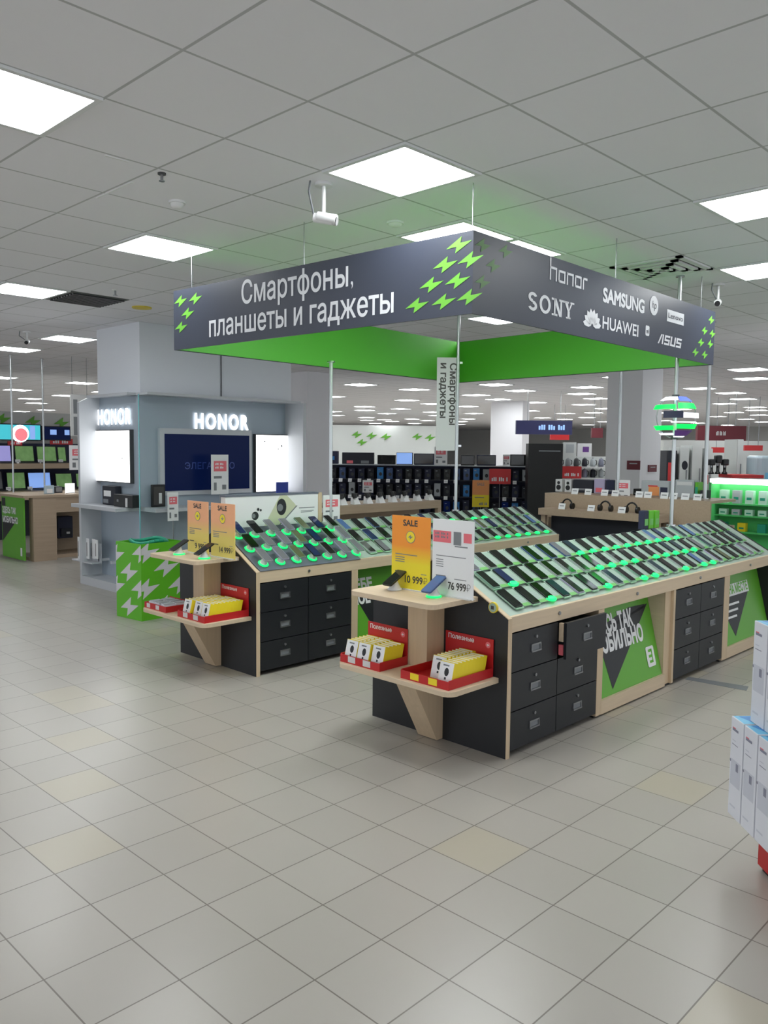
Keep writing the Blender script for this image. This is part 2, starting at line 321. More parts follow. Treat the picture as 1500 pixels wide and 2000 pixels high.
for i, c in enumerate(order):
    x, y = CEIL0[0]+.6*c[0]+.3, CEIL0[1]+.6*c[1]+.3; far = math.hypot(x, y)
    lab = seen[c]; grp = 'square ceiling light panels'
    if lab is None and far < 17: lab = 'flat square ceiling light panel, %s nearest of the rows from the viewer' % nth(i)
    if lab is None: lab = 'small far-off ceiling light panel in the rows towards the back of the shop'; grp = 'far-off ceiling light panels'
    if lamp0 is None:
        lamp0 = thing('ceiling_light', lab, 'ceiling light', (x, y, H), grp)
        fr = MB('lamp_frame')
        for a in (-1, 1):
            fr.box(a*.297, a*.270, -.297, .297, -.012, 0); fr.box(-.270, .270, a*.297, a*.270, -.012, 0)
        part('frame', fr, lamp0, local=True); part('diffuser', MB('lamp_glow').box(-.270, .270, -.270, .270, -.008, -.001), lamp0, label='glowing white diffuser', local=True)
    else:
        o = dup(lamp0, Matrix.Translation((x, y, H)), lab); o['group'] = grp
def vent(c, lab, slats=True, m='vent'):
    x, y = CEIL0[0]+.6*c[0]+.3, CEIL0[1]+.6*c[1]+.3
    t = thing('ceiling_vent', lab, 'vent', (x, y, H))
    f = MB(m); f.box(x-.295, x+.295, y-.295, y+.295, H-.006, H); part('frame', f, t)
    s = MB('dark_metal' if slats else m)
    for k in range(9): s.box(x-.26, x+.26, y-.26+k*.06, y-.23+k*.06, H-.022, H-.006)
    part('slats', s, t)
vent((1, 9), 'dark square ceiling grille next to a glowing light panel'); vent((4, 13), 'dark ceiling grille touching the big grey column')
# square diffuser with four rings beside the hanging sign
x, y, _ = onZ(1290, 516, H); vx, vy = CEIL0[0]+.6*5+.3, CEIL0[1]+.6*1+.3
t = thing('air_diffuser', 'square grey air diffuser in the ceiling behind the brand side of the sign', 'vent', (vx, vy, H))
f = MB('lamp_frame')
for k, r in enumerate((.29, .22, .15, .08)):
    z = H-.004-.006*k
    for a in (-1, 1): f.box(vx+a*r, vx+a*(r-.045), vy-r, vy+r, z-.008, H); f.box(vx-r, vx+r, vy+a*r, vy+a*(r-.045), z-.008, H)
part('louvre_rings', f, t); part('throat', MB('black').box(vx-.25, vx+.25, vy-.25, vy+.25, H-.003, H), t)
def camera_unit(px, py, z, lab, face, drop=None):
    P = onZ(px, py, z); t = thing('security_camera', lab, 'security camera', (P[0], P[1], H))
    d = Vector((math.cos(face), math.sin(face), -.22)).normalized(); p = Vector([float(a) for a in P])
    part('mount', MB('white').cyl((p.x, p.y, H), (p.x, p.y, H-.015), .05, 16).cyl((p.x, p.y, H-.015), (p.x, p.y, p.z+.03), .011, 8), t)
    part('body', MB('white').cyl(p-d*.055, p+d*.055, .026, 14), t)
    part('hood', MB('offwhite').cyl(p-d*.035+Vector((0, 0, .006)), p+d*.075+Vector((0, 0, .006)), .030, 14), t)
    part('lens', MB('black').cyl(p+d*.075, p+d*.079, .023, 14), t)
    part('cable', MB('print_grey').tube([(p.x-.08, p.y+.02, H), (p.x-.09, p.y+.02, H-.06), tuple(p-d*.055)], .006, 6), t)
camera_unit(632, 428, 2.93, 'white bullet security camera hanging from the ceiling before the lettered sign', math.radians(-60))
camera_unit(1402, 592, 2.96, 'small white security camera past the far end of the brand side', math.radians(200))
camera_unit(53, 668, 2.99, 'dark little security camera beside a light panel near the grey column', math.radians(-120))
def ceiling_puck(name, px, py, r, hgt, lab, cat, m='white', stem=False):
    P = onZ(px, py, H); t = thing(name, lab, cat, (P[0], P[1], H))
    if stem:
        part('escutcheon', MB(m).cyl((P[0], P[1], H), (P[0], P[1], H-.008), r, 16), t)
        part('head', MB('steel').cyl((P[0], P[1], H-.008), (P[0], P[1], H-hgt), r*.35, 8).cyl((P[0], P[1], H-hgt), (P[0], P[1], H-hgt-.004), r*.7, 12), t)
    else:
        part('base', MB(m).cyl((P[0], P[1], H), (P[0], P[1], H-.012), r, 20), t)
        part('dome', MB(m).lathe([(r*.8, -.012), (r*.72, -hgt*.7), (r*.4, -hgt), (0.001, -hgt)], (P[0], P[1], H), 18), t)
ceiling_puck('sprinkler', 316, 338, .022, .04, 'small dark sprinkler head in the ceiling above the smoke detector', 'sprinkler', 'dark_metal', True)
ceiling_puck('smoke_detector', 346, 394, .05, .04, 'round white smoke detector below the small dark sprinkler', 'smoke detector')
ceiling_puck('smoke_detector', 772, 434, .055, .03, 'round pale smoke detector just above the lettered side of the sign', 'smoke detector')
ceiling_puck('sprinkler', 225, 566, .03, .05, 'tiny sprinkler head in the ceiling beside the dark grille', 'sprinkler', 'white', True)
ceiling_puck('sprinkler', 1236, 744, .04, .06, 'small dark sprinkler head before the beige column', 'sprinkler', 'dark_metal', True)
ceiling_puck('round_speaker', 277, 600, .10, .02, 'round yellowish speaker grille in the ceiling before the grey column', 'speaker', 'yellow2')
def ceil_light_streak(n, a, b):  # streaks of light along the ceiling bars, put in as white strips
    P, Q = onZ(*a, H), onZ(*b, H); e = (Q-P)/np.linalg.norm(Q-P); nrm = np.array([-e[1], e[0], 0])*.008
    m = MB('white'); m.prism([tuple((P+nrm)[:2]), tuple((P-nrm)[:2]), tuple((Q-nrm)[:2]), tuple((Q+nrm)[:2])], H-.004, H); structure('trim_%d' % n, m)
ceil_light_streak(1, (190, 386), (258, 355)); ceil_light_streak(2, (205, 303), (250, 315)); ceil_light_streak(3, (838, 408), (868, 420))

# ------------------------------------------------------------------ the hanging square sign
ZB, ZT = 2.40, 2.836
A, B_, C_, D_ = [np.array([p[0], p[1]]) for p in (onZ(340, 684, ZB), onZ(922, 612, ZB), onZ(1393, 713, ZB), onZ(895, 748, ZB))]
cen = (A+B_+C_+D_)/4
sign = thing('hanging_sign', 'large square dark hanging sign with white lettering and a green inside, over the phone counters', 'sign', (cen[0], cen[1], ZB))
def inset(p, q, d=.025):
    e = (q-p)/np.linalg.norm(q-p); n = np.array([-e[1], e[0]])
    if (cen-p)@n < 0: n = -n
    return n*d
for nm, p, q in (('lettered_panel', A, B_), ('brand_panel', B_, C_), ('rear_panel', C_, D_), ('side_panel', D_, A)):
    n = inset(p, q); e = (q-p)/np.linalg.norm(q-p)
    o = part(nm, MB('slate').prism([tuple(p), tuple(q), tuple(q+n*.5), tuple(p+n*.5)] if (q-p)[0]*n[1]-(q-p)[1]*n[0] > 0 else [tuple(p), tuple(p+n*.5), tuple(q+n*.5), tuple(q)], ZB, ZT), sign)
    i0, i1 = p+n*.5+e*.014, q+n*.5-e*.014; j0, j1 = p+n+e*.026, q+n-e*.026
    part('inner_board', MB('sign_green').prism([tuple(i0), tuple(i1), tuple(j1), tuple(j0)] if (i1-i0)[0]*n[1]-(i1-i0)[1]*n[0] > 0 else [tuple(i0), tuple(j0), tuple(j1), tuple(i1)], ZB+.004, ZT-.004), o, label='bright green inner board')
    if nm == 'lettered_panel':
        pl = Plane(A, B_-A); L1 = pl.hit(472, 594); L1r = pl.hit(690, 560); L2 = pl.hit(409, 658); L2r = pl.hit(769, 612)
        t1 = MB('letter').at(pl.fr(0, 0, .002))
        t1.text('Смартфоны,', L1[0], L1[1], L1r[0]-L1[0], .214, 0, .012); t1.text('планшеты и гаджеты', L2[0], L2[1], L2r[0]-L2[0], .205, 0, .012)
        part('lettering', t1, o)
        b = MB('bolt_green').at(pl.fr(0, 0, .002))
        for x, y in [(353,588),(382,583),(367,612),(354,639),(897,478),(870,517),(919,507),(843,556),(894,548),(815,596),(867,589),(917,580)]:
            u, z = pl.hit(x, y); b.bolt(u, z, .17 if x > 700 else .16, .085)
        part('bolt_pattern', b, o, label='bright green lightning bolts')
    if nm == 'brand_panel':
        pl = Plane(B_, C_-B_); t = MB('letter', 'slate', 'print_grey').at(pl.fr(0, 0, .002))
        def tx(s, x0, y0, x1, y1, hh, bold=0., **k):
            a = pl.hit(x0, y0); c = pl.hit(x1, y1); t.text(s, a[0], a[1], c[0]-a[0], hh, 0, bold, **k)
        # angular lowercase wordmark drawn in strokes
        u0, z0 = pl.hit(1073, 546); u1, _z = pl.hit(1149, 571); w = (u1-u0)/5.; hh = .075; s = .014
        def st(x0, y0, x1, y1): t.rect(u0+x0*w, z0+y0*hh, u0+x1*w, z0+y1*hh)
        k = s/w; kh = s/hh
        for i, ch in enumerate('honor'):
            x = i*1.05
            if ch == 'h': st(x, 0, x+k, 1.75); st(x+.72, 0, x+.72+k, .9); st(x, .9, x+.72+k, .9+kh)
            if ch == 'o': st(x, 0, x+k, 1); st(x+.72, 0, x+.72+k, 1); st(x, 0, x+.72, kh); st(x, 1-kh, x+.72, 1)
            if ch == 'n': st(x, 0, x+k, 1); st(x+.72, 0, x+.72+k, 1); st(x, 1-kh, x+.72, 1)
            if ch == 'r': st(x, 0, x+k, 1); st(x, 1-kh, x+.6, 1)
        def mark(lb):
            part('brand_mark', t, o, label=lb); return MB('letter', 'slate', 'print_grey').at(pl.fr(0, 0, .002))
        t = mark('pale angular lowercase wordmark')
        tx('SAMSUNG', 1177, 588, 1258, 607, .125, .04); t = mark('pale bold wordmark')
        tx('HUAWEI', 1176, 641, 1246, 655, .115, .015); t = mark('pale thin capital wordmark')
        a = pl.hit(1030, 604); c = pl.hit(1121, 625); wS = c[0]-a[0]; hS = .105; sw = wS/4.25     # slab-serif word from strokes and rings
        def ring(cx, cy, rx, ry, tk, a0=0, a1=2*math.pi, n=22):
            for i in range(n):
                q0 = a0+(a1-a0)*i/n; q1 = a0+(a1-a0)*(i+1)/n
                t.flat([(cx+rx*math.cos(q0), cy+ry*math.sin(q0)), (cx+rx*math.cos(q1), cy+ry*math.sin(q1)), (cx+(rx-tk)*math.cos(q1), cy+(ry-tk*.7)*math.sin(q1)), (cx+(rx-tk)*math.cos(q0), cy+(ry-tk*.7)*math.sin(q0))][::-1])
        tk = .026; x = a[0]; zb = a[1]
        ring(x+sw*.42, zb+hS*.73, sw*.38, hS*.28, tk, math.radians(20), math.radians(270)); ring(x+sw*.42, zb+hS*.27, sw*.38, hS*.28, tk, math.radians(-160), math.radians(90))
        x += sw*1.02; ring(x+sw*.48, zb+hS*.5, sw*.5, hS*.52, tk)
        x += sw*1.12; t.rect(x+.02, zb, x+.02+tk*.7, zb+hS); t.rect(x+sw*.75, zb, x+sw*.75+tk*.7, zb+hS); t.flat([(x+.02, zb+hS), (x+sw*.75+tk*.6, zb), (x+sw*.75+tk*.6+.012, zb), (x+.052, zb+hS)][::-1] and [(x+sw*.75-.01, zb), (x+sw*.75+tk*.7, zb), (x+.045, zb+hS), (x+.012, zb+hS)])
        for q in (x-.004, x+sw*.75-.014): t.rect(q, zb+(0 if q < x else hS*.88), q+.066, zb+(hS*.12 if q < x else hS))
        t.rect(x-.008, zb+hS*.88, x+.04, zb+hS)
        x += sw*1.12; t.flat([(x, zb+hS), (x+.04, zb+hS), (x+sw*.46, zb+hS*.42), (x+sw*.36, zb+hS*.38)][::-1]); t.flat([(x+sw*.82, zb+hS), (x+sw*.68, zb+hS), (x+sw*.36, zb+hS*.40), (x+sw*.46, zb+hS*.40)])
        t.rect(x+sw*.32, zb, x+sw*.32+tk, zb+hS*.45); t.rect(x+sw*.18, zb, x+sw*.62, zb+hS*.1); t.rect(x-.01, zb+hS*.9, x+.055, zb+hS); t.rect(x+sw*.58, zb+hS*.9, x+sw*.95, zb+hS)
        t = mark('pale serif wordmark')
        # petals of the fan-shaped emblem
        fu, fz = pl.hit(1156, 637)
        for kx in range(8):
            an = math.radians(172-kx*(164/7)); c_, s_ = math.cos(an), math.sin(an)
            pts = [(.012, 0), (.045, .017), (.095, .018), (.118, 0), (.095, -.018), (.045, -.017)]
            t.flat([(fu+(p[0]*c_-p[1]*s_)*1.0, fz+(p[0]*s_+p[1]*c_)*.95) for p in pts][::-1])
        t = mark('pale fan of petals emblem')
        u, z = pl.hit(1277, 597); t.disc(u, z, .070, 0, 0); t.text('hp', u-.038, z-.02, .075, .075, 1, .01, z=.0015, shear=.2)
        t = mark('pale round emblem')
        u, z = pl.hit(1302, 627); u2, z2 = pl.hit(1336, 604); t.rect(u, z, u2, z+.088); t.text('Lenovo', u+.02, z+.028, (u2-u)-.04, .055, 1, .01, z=.0015)
        t = mark('pale rectangular emblem')
        u, z = pl.hit(1260, 655); t.flat(rrect(u, z, u+.062, z+.072, .012)); t.text('mi', u+.012, z+.018, .038, .045, 1, .02, z=.0015)
        t = mark('small pale square emblem')
        u, z = pl.hit(1284, 670); u2, z2 = pl.hit(1331, 678); wA = (u2-u)/4; hA = .072
        def qa(x0, y0, x1, y1): t.flat([(u+x0*wA+.25*y0*hA, z+y0*hA), (u+x1*wA+.25*y0*hA, z+y0*hA), (u+x1*wA+.25*y1*hA, z+y1*hA), (u+x0*wA+.25*y1*hA, z+y1*hA)])
        t.flat([(u, z), (u+.022, z), (u+wA*.75, z+hA), (u+wA*.55, z+hA)]); qa(.62, 0, .82, 1)
        for i, (x, segs) in enumerate([(1.0, 'S'), (1.98, 'U'), (2.96, 'S')]):
            if segs == 'S': qa(x, .8, x+.85, 1); qa(x, .5, x+.22, .8); qa(x, .4, x+.85, .6); qa(x+.63, .1, x+.85, .5); qa(x, 0, x+.85, .2)
            else: qa(x, 0, x+.85, .2); qa(x, .2, x+.22, 1); qa(x+.63, .2, x+.85, 1)
        t = mark('pale slanted wordmark')
        b = MB('bolt_pale', 'bolt_green').at(pl.fr(0, 0, .002))
        for x, y in [(943,479),(987,491),(963,519),(942,551)]: u, z = pl.hit(x, y); b.bolt(u, z, .14, .08)
        for x, y in [(1389,625),(1376,646),(1391,652),(1369,669),(1387,672),(1358,688),(1376,693)]: u, z = pl.hit(x, y); b.bolt(u, z, .13, .075, 0, 1)
        part('bolt_pattern', b, o, label='green lightning bolts')
w_ = MB('steel')
for p in (A+(cen-A)*.06, B_+(cen-B_)*.06, C_+(cen-C_)*.06, D_+(cen-D_)*.06, (A+B_)/2+(cen-(A+B_)/2)*.03, (B_+C_)/2+(cen-(B_+C_)/2)*.03): w_.cyl((p[0], p[1], ZT-.05), (p[0], p[1], H), .003, 6)
part('hanging_wires', w_, sign)

# ------------------------------------------------------------------ phone counters
SL = math.atan2(.285, .51)
def slope(y0, X, t, off=0.):                           # a frame on the sloping desk: x along the counter, y up the slope
    c, s = math.cos(SL), math.sin(SL)
    return Matrix.Translation((X, y0+t*c-off*s, .775+t*s+off*c)) @ Matrix.Rotation(SL, 4, 'X')
def poster(root, x0, x1, yf, lines, kind):
    """a leaning green poster in the knee space; x0..x1 along the counter"""
    c = math.atan2(.62, .15); X = Matrix.Translation((x0, yf+.02, .085)) @ Matrix.Rotation(c, 4, 'X'); w = x1-x0; L = math.hypot(.62, .15)
    p = part('poster_panel', MB('poster_green').at(X).box(0, w, 0, L, -.012, 0), root, label='leaning green poster board')
    b = MB('print_black').at(X @ Matrix.Translation((0, 0, .0015)))
    if kind == 'bolt':
        b.rect(0, .60*L, .13*w, L); b.flat([(.0, .48*L), (.10*w, .62*L), (.90*w, .78*L), (.93*w, .82*L), (.66*w, .83*L), (0, .66*L)]); b.flat([(.16*w, .40*L), (.21*w, .07*L), (.97*w, .82*L), (.0, .64*L)])
    else:
        b.rect(0, .62*L, .13*w, L); b.flat([(.08*w, .55*L), (.26*w, .10*L), (.70*w, .62*L), (.08*w, .62*L)])
    part('printed_bolt', b, p, label='black lightning shape')
    t = MB('white', 'bin_green').at(X @ Matrix.Translation((0, 0, .003)))
    for (s, u, v, ww, hh) in lines: t.text(s, u*w, v*L, ww*w, hh, 0, .05)
    if kind == 'bolt':
        t.flat(rrect(.80*w, .14*L, .93*w, .36*L, .015)); 
        for q in (.18, .24, .30): t.rect(.835*w, q*L, .895*w, q*L+.018, .001, 1)
        t.rect(.88*w, .18*L, .895*w, .33*L, .001, 1)
    elif kind == 'tag':
        t.rect(.10*w, .615*L, .72*w, .77*L)
        for q in (.50, .42, .34): t.rect(.10*w, q*L, .46*w-.12*w*(.50-q)/.2, q*L+.018)
        t.text('ВСЁ НА МЕСТЕ', .12*w, .645*L, .58*w, .10, 1, .03, z=.001)
    part('lettering', t, p, label='white lettering')
def drawers(root, x0, x1, yf, pulled=None):
    for ci in range(2):
        for ri in range(3):
            a = x0+(x1-x0)*ci/2+.003; b = x0+(x1-x0)*(ci+1)/2-.003; z0 = .035+ri*.218; z1 = z0+.212
            y = yf-(.055 if (ci, ri) == pulled else 0)
            d = part('drawer', MB('drawer_black').box(a, b, y, y+.018, z0, z1).box(a+.02, b-.02, y+.018, y+.30, z0+.02, z1-.03), root)
            cx = (a+b)/2; cz = z0+.105
            part('handle', MB('steel', 'print_grey').at(PY(y).fr(cx, cz, 0)).box(-.047, .047, -.023, -.015, 0, .010).box(-.047, .047, .015, .023, 0, .007).box(-.047, -.040, -.015, .015, 0, .007).box(.040, .047, -.015, .015, 0, .007).rect(-.04, -.015, .04, .015, .001, 1), d, label='metal label pull')
            part('lock', MB('steel').cyl((cx, y, cz+.062), (cx, y-.010, cz+.062), .009, 12), d, label='small round lock')
            if (ci, ri) == pulled:
                part('small_boxes', MB('beech', 'pink').box(a-.002, a+.02, y+.022, y+.05, z0+.10, z1-.005).box(a-.002, a+.02, y+.022, y+.05, z0+.02, z0+.08, 1), d, label='pale and pink box ends in the drawer side')
def counter(y0, lab, pulled, posters, honor):
    X0, X1 = 3.55, 7.62
    root = thing('phone_counter', lab, 'counter', ((X0+X1)/2, y0+.51, 0), 'gable-topped phone counters')
    prof = [(y0, 0), (y0+1.02, 0), (y0+1.02, .765), (y0+.51, 1.052), (y0, .765)]
    for nm, a, b in (('end_panel', X0, X0+.03), ('end_panel', X1-.03, X1)):
        e = part(nm, MB('laminate').prism(prof, a, b, 'x'), root, label='dark laminate gable end')
    ed = MB('beech_z'); ed.box(X0-.001, X0+.031, y0-.004, y0, 0, .765); c, s = math.cos(SL), math.sin(SL)
    ed.prism([(y0-.004, .765), (y0+.51, 1.052), (y0+.51, 1.058), (y0-.004, .771)], X0-.001, X0+.031, 'x')
    part('edge_band', ed, root, label='pale wooden edge strip')
    part('front_rail', MB('beech').box(X0+.03, X1-.03, y0, y0+.03, .69, .778), root, label='pale wooden front rail', bev=.003)
    part('rear_rail', MB('beech').box(X0+.03, X1-.03, y0+.99, y0+1.02, .69, .778), root, label='pale wooden rear rail')
    sp = [(y0+.012, .772), (y0+.51, 1.048), (y0+1.008, .772), (y0+1.008, .752), (y0+.51, 1.028), (y0+.012, .752)][::-1]
    part('display_slope', MB('acryl').prism(sp, X0+.03, X1-.03, 'x'), root, label='pale sloping display top')
    part('core_panel', MB('laminate').box(X0+.03, X1-.03, y0+.33, y0+.69, .02, .70), root)
    part('rear_cladding', MB('drawer_black').box(X0+.03, X1-.03, y0+.97, y0+.985, .02, .69), root)
    for a, b in ((4.505, 4.58), (5.47, 5.59), (6.47, 6.58)):
        q = MB('beech_z', 'beech_y')
        if a == 5.47: q.box(a, a+.02, y0+.03, y0+.33, .02, .69, 1); q.box(b-.03, b, y0-.002, y0+.02, .015, .69); q.box(a, b-.03, y0+.02, y0+.03, .015, .69)
        elif a < 5: q.box(a, b-.005, y0+.0, y0+.33, .015, .69)
        else: q.box(a, b-.005, y0-.002, y0+.33, .015, .69)
        part('post', q, root, label='pale wooden upright')
        part('foot', MB('black').box(a+.01, b-.01, y0+.02, y0+.10, 0, .015), root)
    for a, b in ((4.58, 5.47), (6.58, 7.59)): part('toe_board', MB('beech').box(a-.004, b+.0, y0+.002, y0+.022, .012, .10), root, label='pale wooden toe board')
    drawers(root, 3.585, 4.505, y0+.0, pulled); drawers(root, 5.592, 6.47, y0+.0)
    poster(root, 4.585, 5.465, y0, *posters[0]); poster(root, 6.585, 7.585, y0, *posters[1])
    if honor:
        part('dark_desk_cover', MB('dim_blue').at(slope(y0, 0, 0)).box(3.585, 4.60, -.004, .575, .001, .006), root, label='blue-grey cover on the first metre of the slope')
    for xx in (4.05, 5.0, 6.0, 7.0): part('rail_lock', MB('steel').cyl((xx, y0, .735), (xx, y0-.008, .735), .011, 12), root)
    return root
counter(2.51, 'long dark phone counter with one drawer pulled open, nearer the viewer', (1, 2),
        [([('ЗДЕСЬ ТАК', .05, .64, .64, .150), ('МОБИЛЬНО', .05, .45, .76, .150)], 'bolt'), ([], 'tag')], False)
counter(4.73, 'long dark phone counter with a blue-grey front end, behind the nearer one', None,
        [([('ТЕБЕ', -.0, .66, .32, .125), ('МОЕ', .0, .48, .26, .125)], 'plain'), ([], 'plain')], True)
# round badge on the gable edge of the nearer counter
b = thing('round_badge', 'small round pale badge on the slanting edge of the nearer counter end', 'badge', (3.545, 2.60, .80))
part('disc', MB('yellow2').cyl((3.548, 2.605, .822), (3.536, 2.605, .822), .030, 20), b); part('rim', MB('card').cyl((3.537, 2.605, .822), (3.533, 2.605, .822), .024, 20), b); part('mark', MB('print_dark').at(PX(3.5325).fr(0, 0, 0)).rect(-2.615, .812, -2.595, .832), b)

# ------------------------------------------------------------------ shelves on the counter ends
def end_shelf(y0, lab):
    root = thing('end_shelf', lab, 'shelf', (3.35, y0+.49, 0), 'two-tier end shelves')
    part('top_shelf', MB('beech_y').prism(rrect(3.165, y0+.205, 3.549, y0+.845, .05, 5, (1, 0, 0, 1)), .838, .866), root, bev=.002)
    part('lower_shelf', MB('beech_y').prism(rrect(3.135, y0+.055, 3.549, y0+.915, .06, 5, (1, 0, 0, 1)), .412, .440), root, bev=.002)
    part('post', MB('beech_z').box(3.40, 3.549, y0+.445, y0+.590, .440, .838), root)
    c = MB('beech_z').prism([(3.27, .412), (3.549, .412), (3.549, .004), (3.50, .004)][::-1], y0+.445, y0+.590, 'y')
    part('bracket', c, root, label='tapering wooden bracket')
end_shelf(2.51, 'pale wooden two-tier shelf on the end of the nearer phone counter')
end_shelf(4.73, 'pale wooden two-tier shelf on the end of the phone counter behind')

def price_sign(yc, X, z, w, h, lab, style, price, small=False):
    """an upright acrylic price sign facing -X"""
    root = thing('price_sign', lab, 'price sign', (X, yc, z), 'upright price signs on the end shelves')
    bd = part('board', MB('white' if style != 'sale' else ('sale_print' if yc < 4 else 'sale_overexposed')).box(X, X+.005, yc-w/2, yc+w/2, z, z+h), root)
    part('base', MB('offwhite').box(X-.015, X+.03, yc-w/2+.01, yc+w/2-.01, z, z+.006), root)
    t = MB('print_dark', 'pink', 'print_grey', 'yellow').at(PX(X).fr(-yc-w/2, z, .0012))
    if style == 'sale':
        t.text('SALE', w*.30, h*.87, w*.38, .048, 0, .03)
        t.disc(w*.5, h*.72, .036, 0, 2); 
        t.disc(w*.5, h*.72, .032, .0008, 3); t.bolt(w*.5, h*.72, .040, .030, .0012, 2)
        for q in (.47, .43, .40, .37): t.rect(w*.10, h*q, w*(.68 if q > .45 else .35), h*q+.005, 0, 2)
        t.rect(w*.10, h*.23, w*.32, h*.245, 0, 0); t.rect(w*.78, h*.23, w*.92, h*.24, 0, 2)
        t.text(price, w*.36, h*.10, w*.58, .058, 0, .02)
    else:
        t.rect(w*.02, h*.70, w*.46, h*.85, 0, 1); t.rect(w*.52, h*.68, w*.70, h*.85, 0, 2); t.rect(w*.76, h*.72, w*.95, h*.84, 0, 1); t.rect(w*.55, h*.655, w*.86, h*.67, 0, 2)
        t.dashes(w*.07, h*.80, w*.33, .012, 2, .0008, 9); t.dashes(w*.07, h*.755, w*.33, .012, 2, .0008, 9)
        t.rect(w*.10, h*.52, w*.82, h*.53, 0, 2)
        for q in (.47, .44, .41, .38): t.rect(w*.10, h*q, w*.28, h*q+.004, 0, 2)
        t.rect(w*.10, h*.25, w*.34, h*.27, 0, 2); t.rect(w*.55, h*.235, w*.84, h*.245, 0, 2)
        t.text(price, w*.40, h*.10, w*.54, .058, 0, .02)
    part('printing', t, bd)
price_sign(3.110, 3.425, .866, .295, .425, 'orange and yellow SALE price sign reading 10 999 on the nearer end shelf', 'sale', '10 999₽')
price_sign(2.800, 3.425, .866, .290, .425, 'white and pink price sign reading 76 999 on the nearer end shelf', 'promo', '76 999₽')
price_sign(5.292, 3.425, .866, .280, .400, 'orange and yellow SALE price sign on the end shelf behind, next to the green bin', 'sale', '9 999₽')
price_sign(4.966, 3.425, .866, .300, .400, 'orange and yellow SALE price sign on the end shelf behind, next to the phone slope', 'sale', '14 999₽')

# ------------------------------------------------------------------ a phone, a phone on its foot, cards
def phone_mesh(body, w=.072, l=.155):
    return MB(body).prism(rrect(-w/2, 0, w/2, l, .010, 3), .006, .0145)
def stand_phone(px, py, X, z, lab, body, screen, ring, yaw=0., tilt=30.):
    """a phone held on a round white foot on an end shelf; the foot and the phone are two things"""
    P = onZ(px, py, z); base = Matrix.Translation((P[0], P[1], z)) @ Matrix.Rotation(yaw, 4, 'Z')
    s = thing('phone_stand', lab[1], 'phone stand', None, 'round phone stands on the end shelves', base)
    part('foot', MB('white').lathe([(.036, .004), (.036, .012), (.026, .03), (.016, .052), (.016, .06), (.001, .06)], n=20), s, local=True)
    part('light_ring', MB(ring).lathe([(.040, .0), (.044, .004), (.040, .010), (.034, .010)], n=24), s, local=True, label='glowing green ring' if ring != 'white' else None)
    p = thing('smartphone', lab[0], 'smartphone', None, 'phones on the end shelves', base @ Matrix.Translation((0, 0, .062)) @ Matrix.Rotation(math.radians(tilt), 4, 'X') @ Matrix.Translation((0, -.075, -.002)))
    part('body', phone_mesh(body), p, local=True); part('screen', MB(screen).prism(rrect(-.032, .004, .032, .151, .007, 3), .0145, .0152), p, local=True)
    return p
FACE = -math.pi/2                                      # the phones look along -X
stand_phone(771, 1152, 3.3, .866, ('black smartphone tilted on a white foot before the SALE sign, nearer end shelf', 'white round phone foot without light, nearer end shelf'), 'ph_black', 'screen_black', 'white', FACE, 28)
stand_phone(847, 1166, 3.3, .866, ('blue smartphone tilted on a lit foot before the white 76 999 sign', 'round phone foot with a bright green ring, nearer end shelf'), 'ph_blue', 'screen_blue', 'glow_green', FACE, 28)
stand_phone(350, 1083, 3.3, .866, ('dark smartphone on the end shelf behind, next to the green bin', 'green-lit phone foot on the end shelf behind, next to the green bin'), 'ph_black', 'screen_black', 'glow_green', FACE, 28)
stand_phone(399, 1091, 3.3, .866, ('dark smartphone on the end shelf behind, before the taller SALE sign', 'green-lit phone foot on the end shelf behind, before the taller SALE sign'), 'ph_black', 'screen_black', 'glow_green', FACE, 28)

BODY = {k: None for k in ('ph_black', 'ph_silver', 'ph_blue', 'ph_lilac', 'ph_green')}
SCREENS = {'screen_black': 'black', 'screen_navy': 'navy', 'screen_blue': 'blue', 'screen_teal': 'teal', 'screen_grey': 'grey', 'screen_olive': 'olive'}
ROWN = ['front', 'middle', 'back']
protos = {}
def place(kind, builder, mtx, lab, group, cat, name):
    if kind not in protos:
        r = thing(name, lab, cat, None, group, mtx); builder(r); protos[kind] = r; return r
    r = dup(protos[kind], mtx, lab); r['group'] = group; return r
def b_phone(body, scr):
    def f(r):
        part('body', phone_mesh(body), r, local=True)
        part('screen', MB(scr).prism(rrect(-.0325, .003, .0325, .152, .008, 3), .0145, .0152), r, local=True)
    return f
def b_rest(ring):
    def f(r):
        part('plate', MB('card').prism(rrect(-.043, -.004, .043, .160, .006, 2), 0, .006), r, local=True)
        part('light_ring', MB(ring).lathe([(.001, .012), (.6, .012), (1, .006), (1, 0)][::-1], (.004, .008, .006), 14, 0, .045, .025) if ring == 'glow_green' else MB(ring).box(-.036, .036, -.010, -.004, 0, .008), r, local=True, label='green light ring' if ring == 'glow_green' else None)  # rests without a lit ring get an added dim bar for green tint
    return f
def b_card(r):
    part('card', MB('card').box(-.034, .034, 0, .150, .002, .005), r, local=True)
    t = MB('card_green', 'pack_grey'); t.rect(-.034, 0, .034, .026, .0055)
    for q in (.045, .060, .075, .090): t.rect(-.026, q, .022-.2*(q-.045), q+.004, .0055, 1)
    part('printing', t, r, local=True)
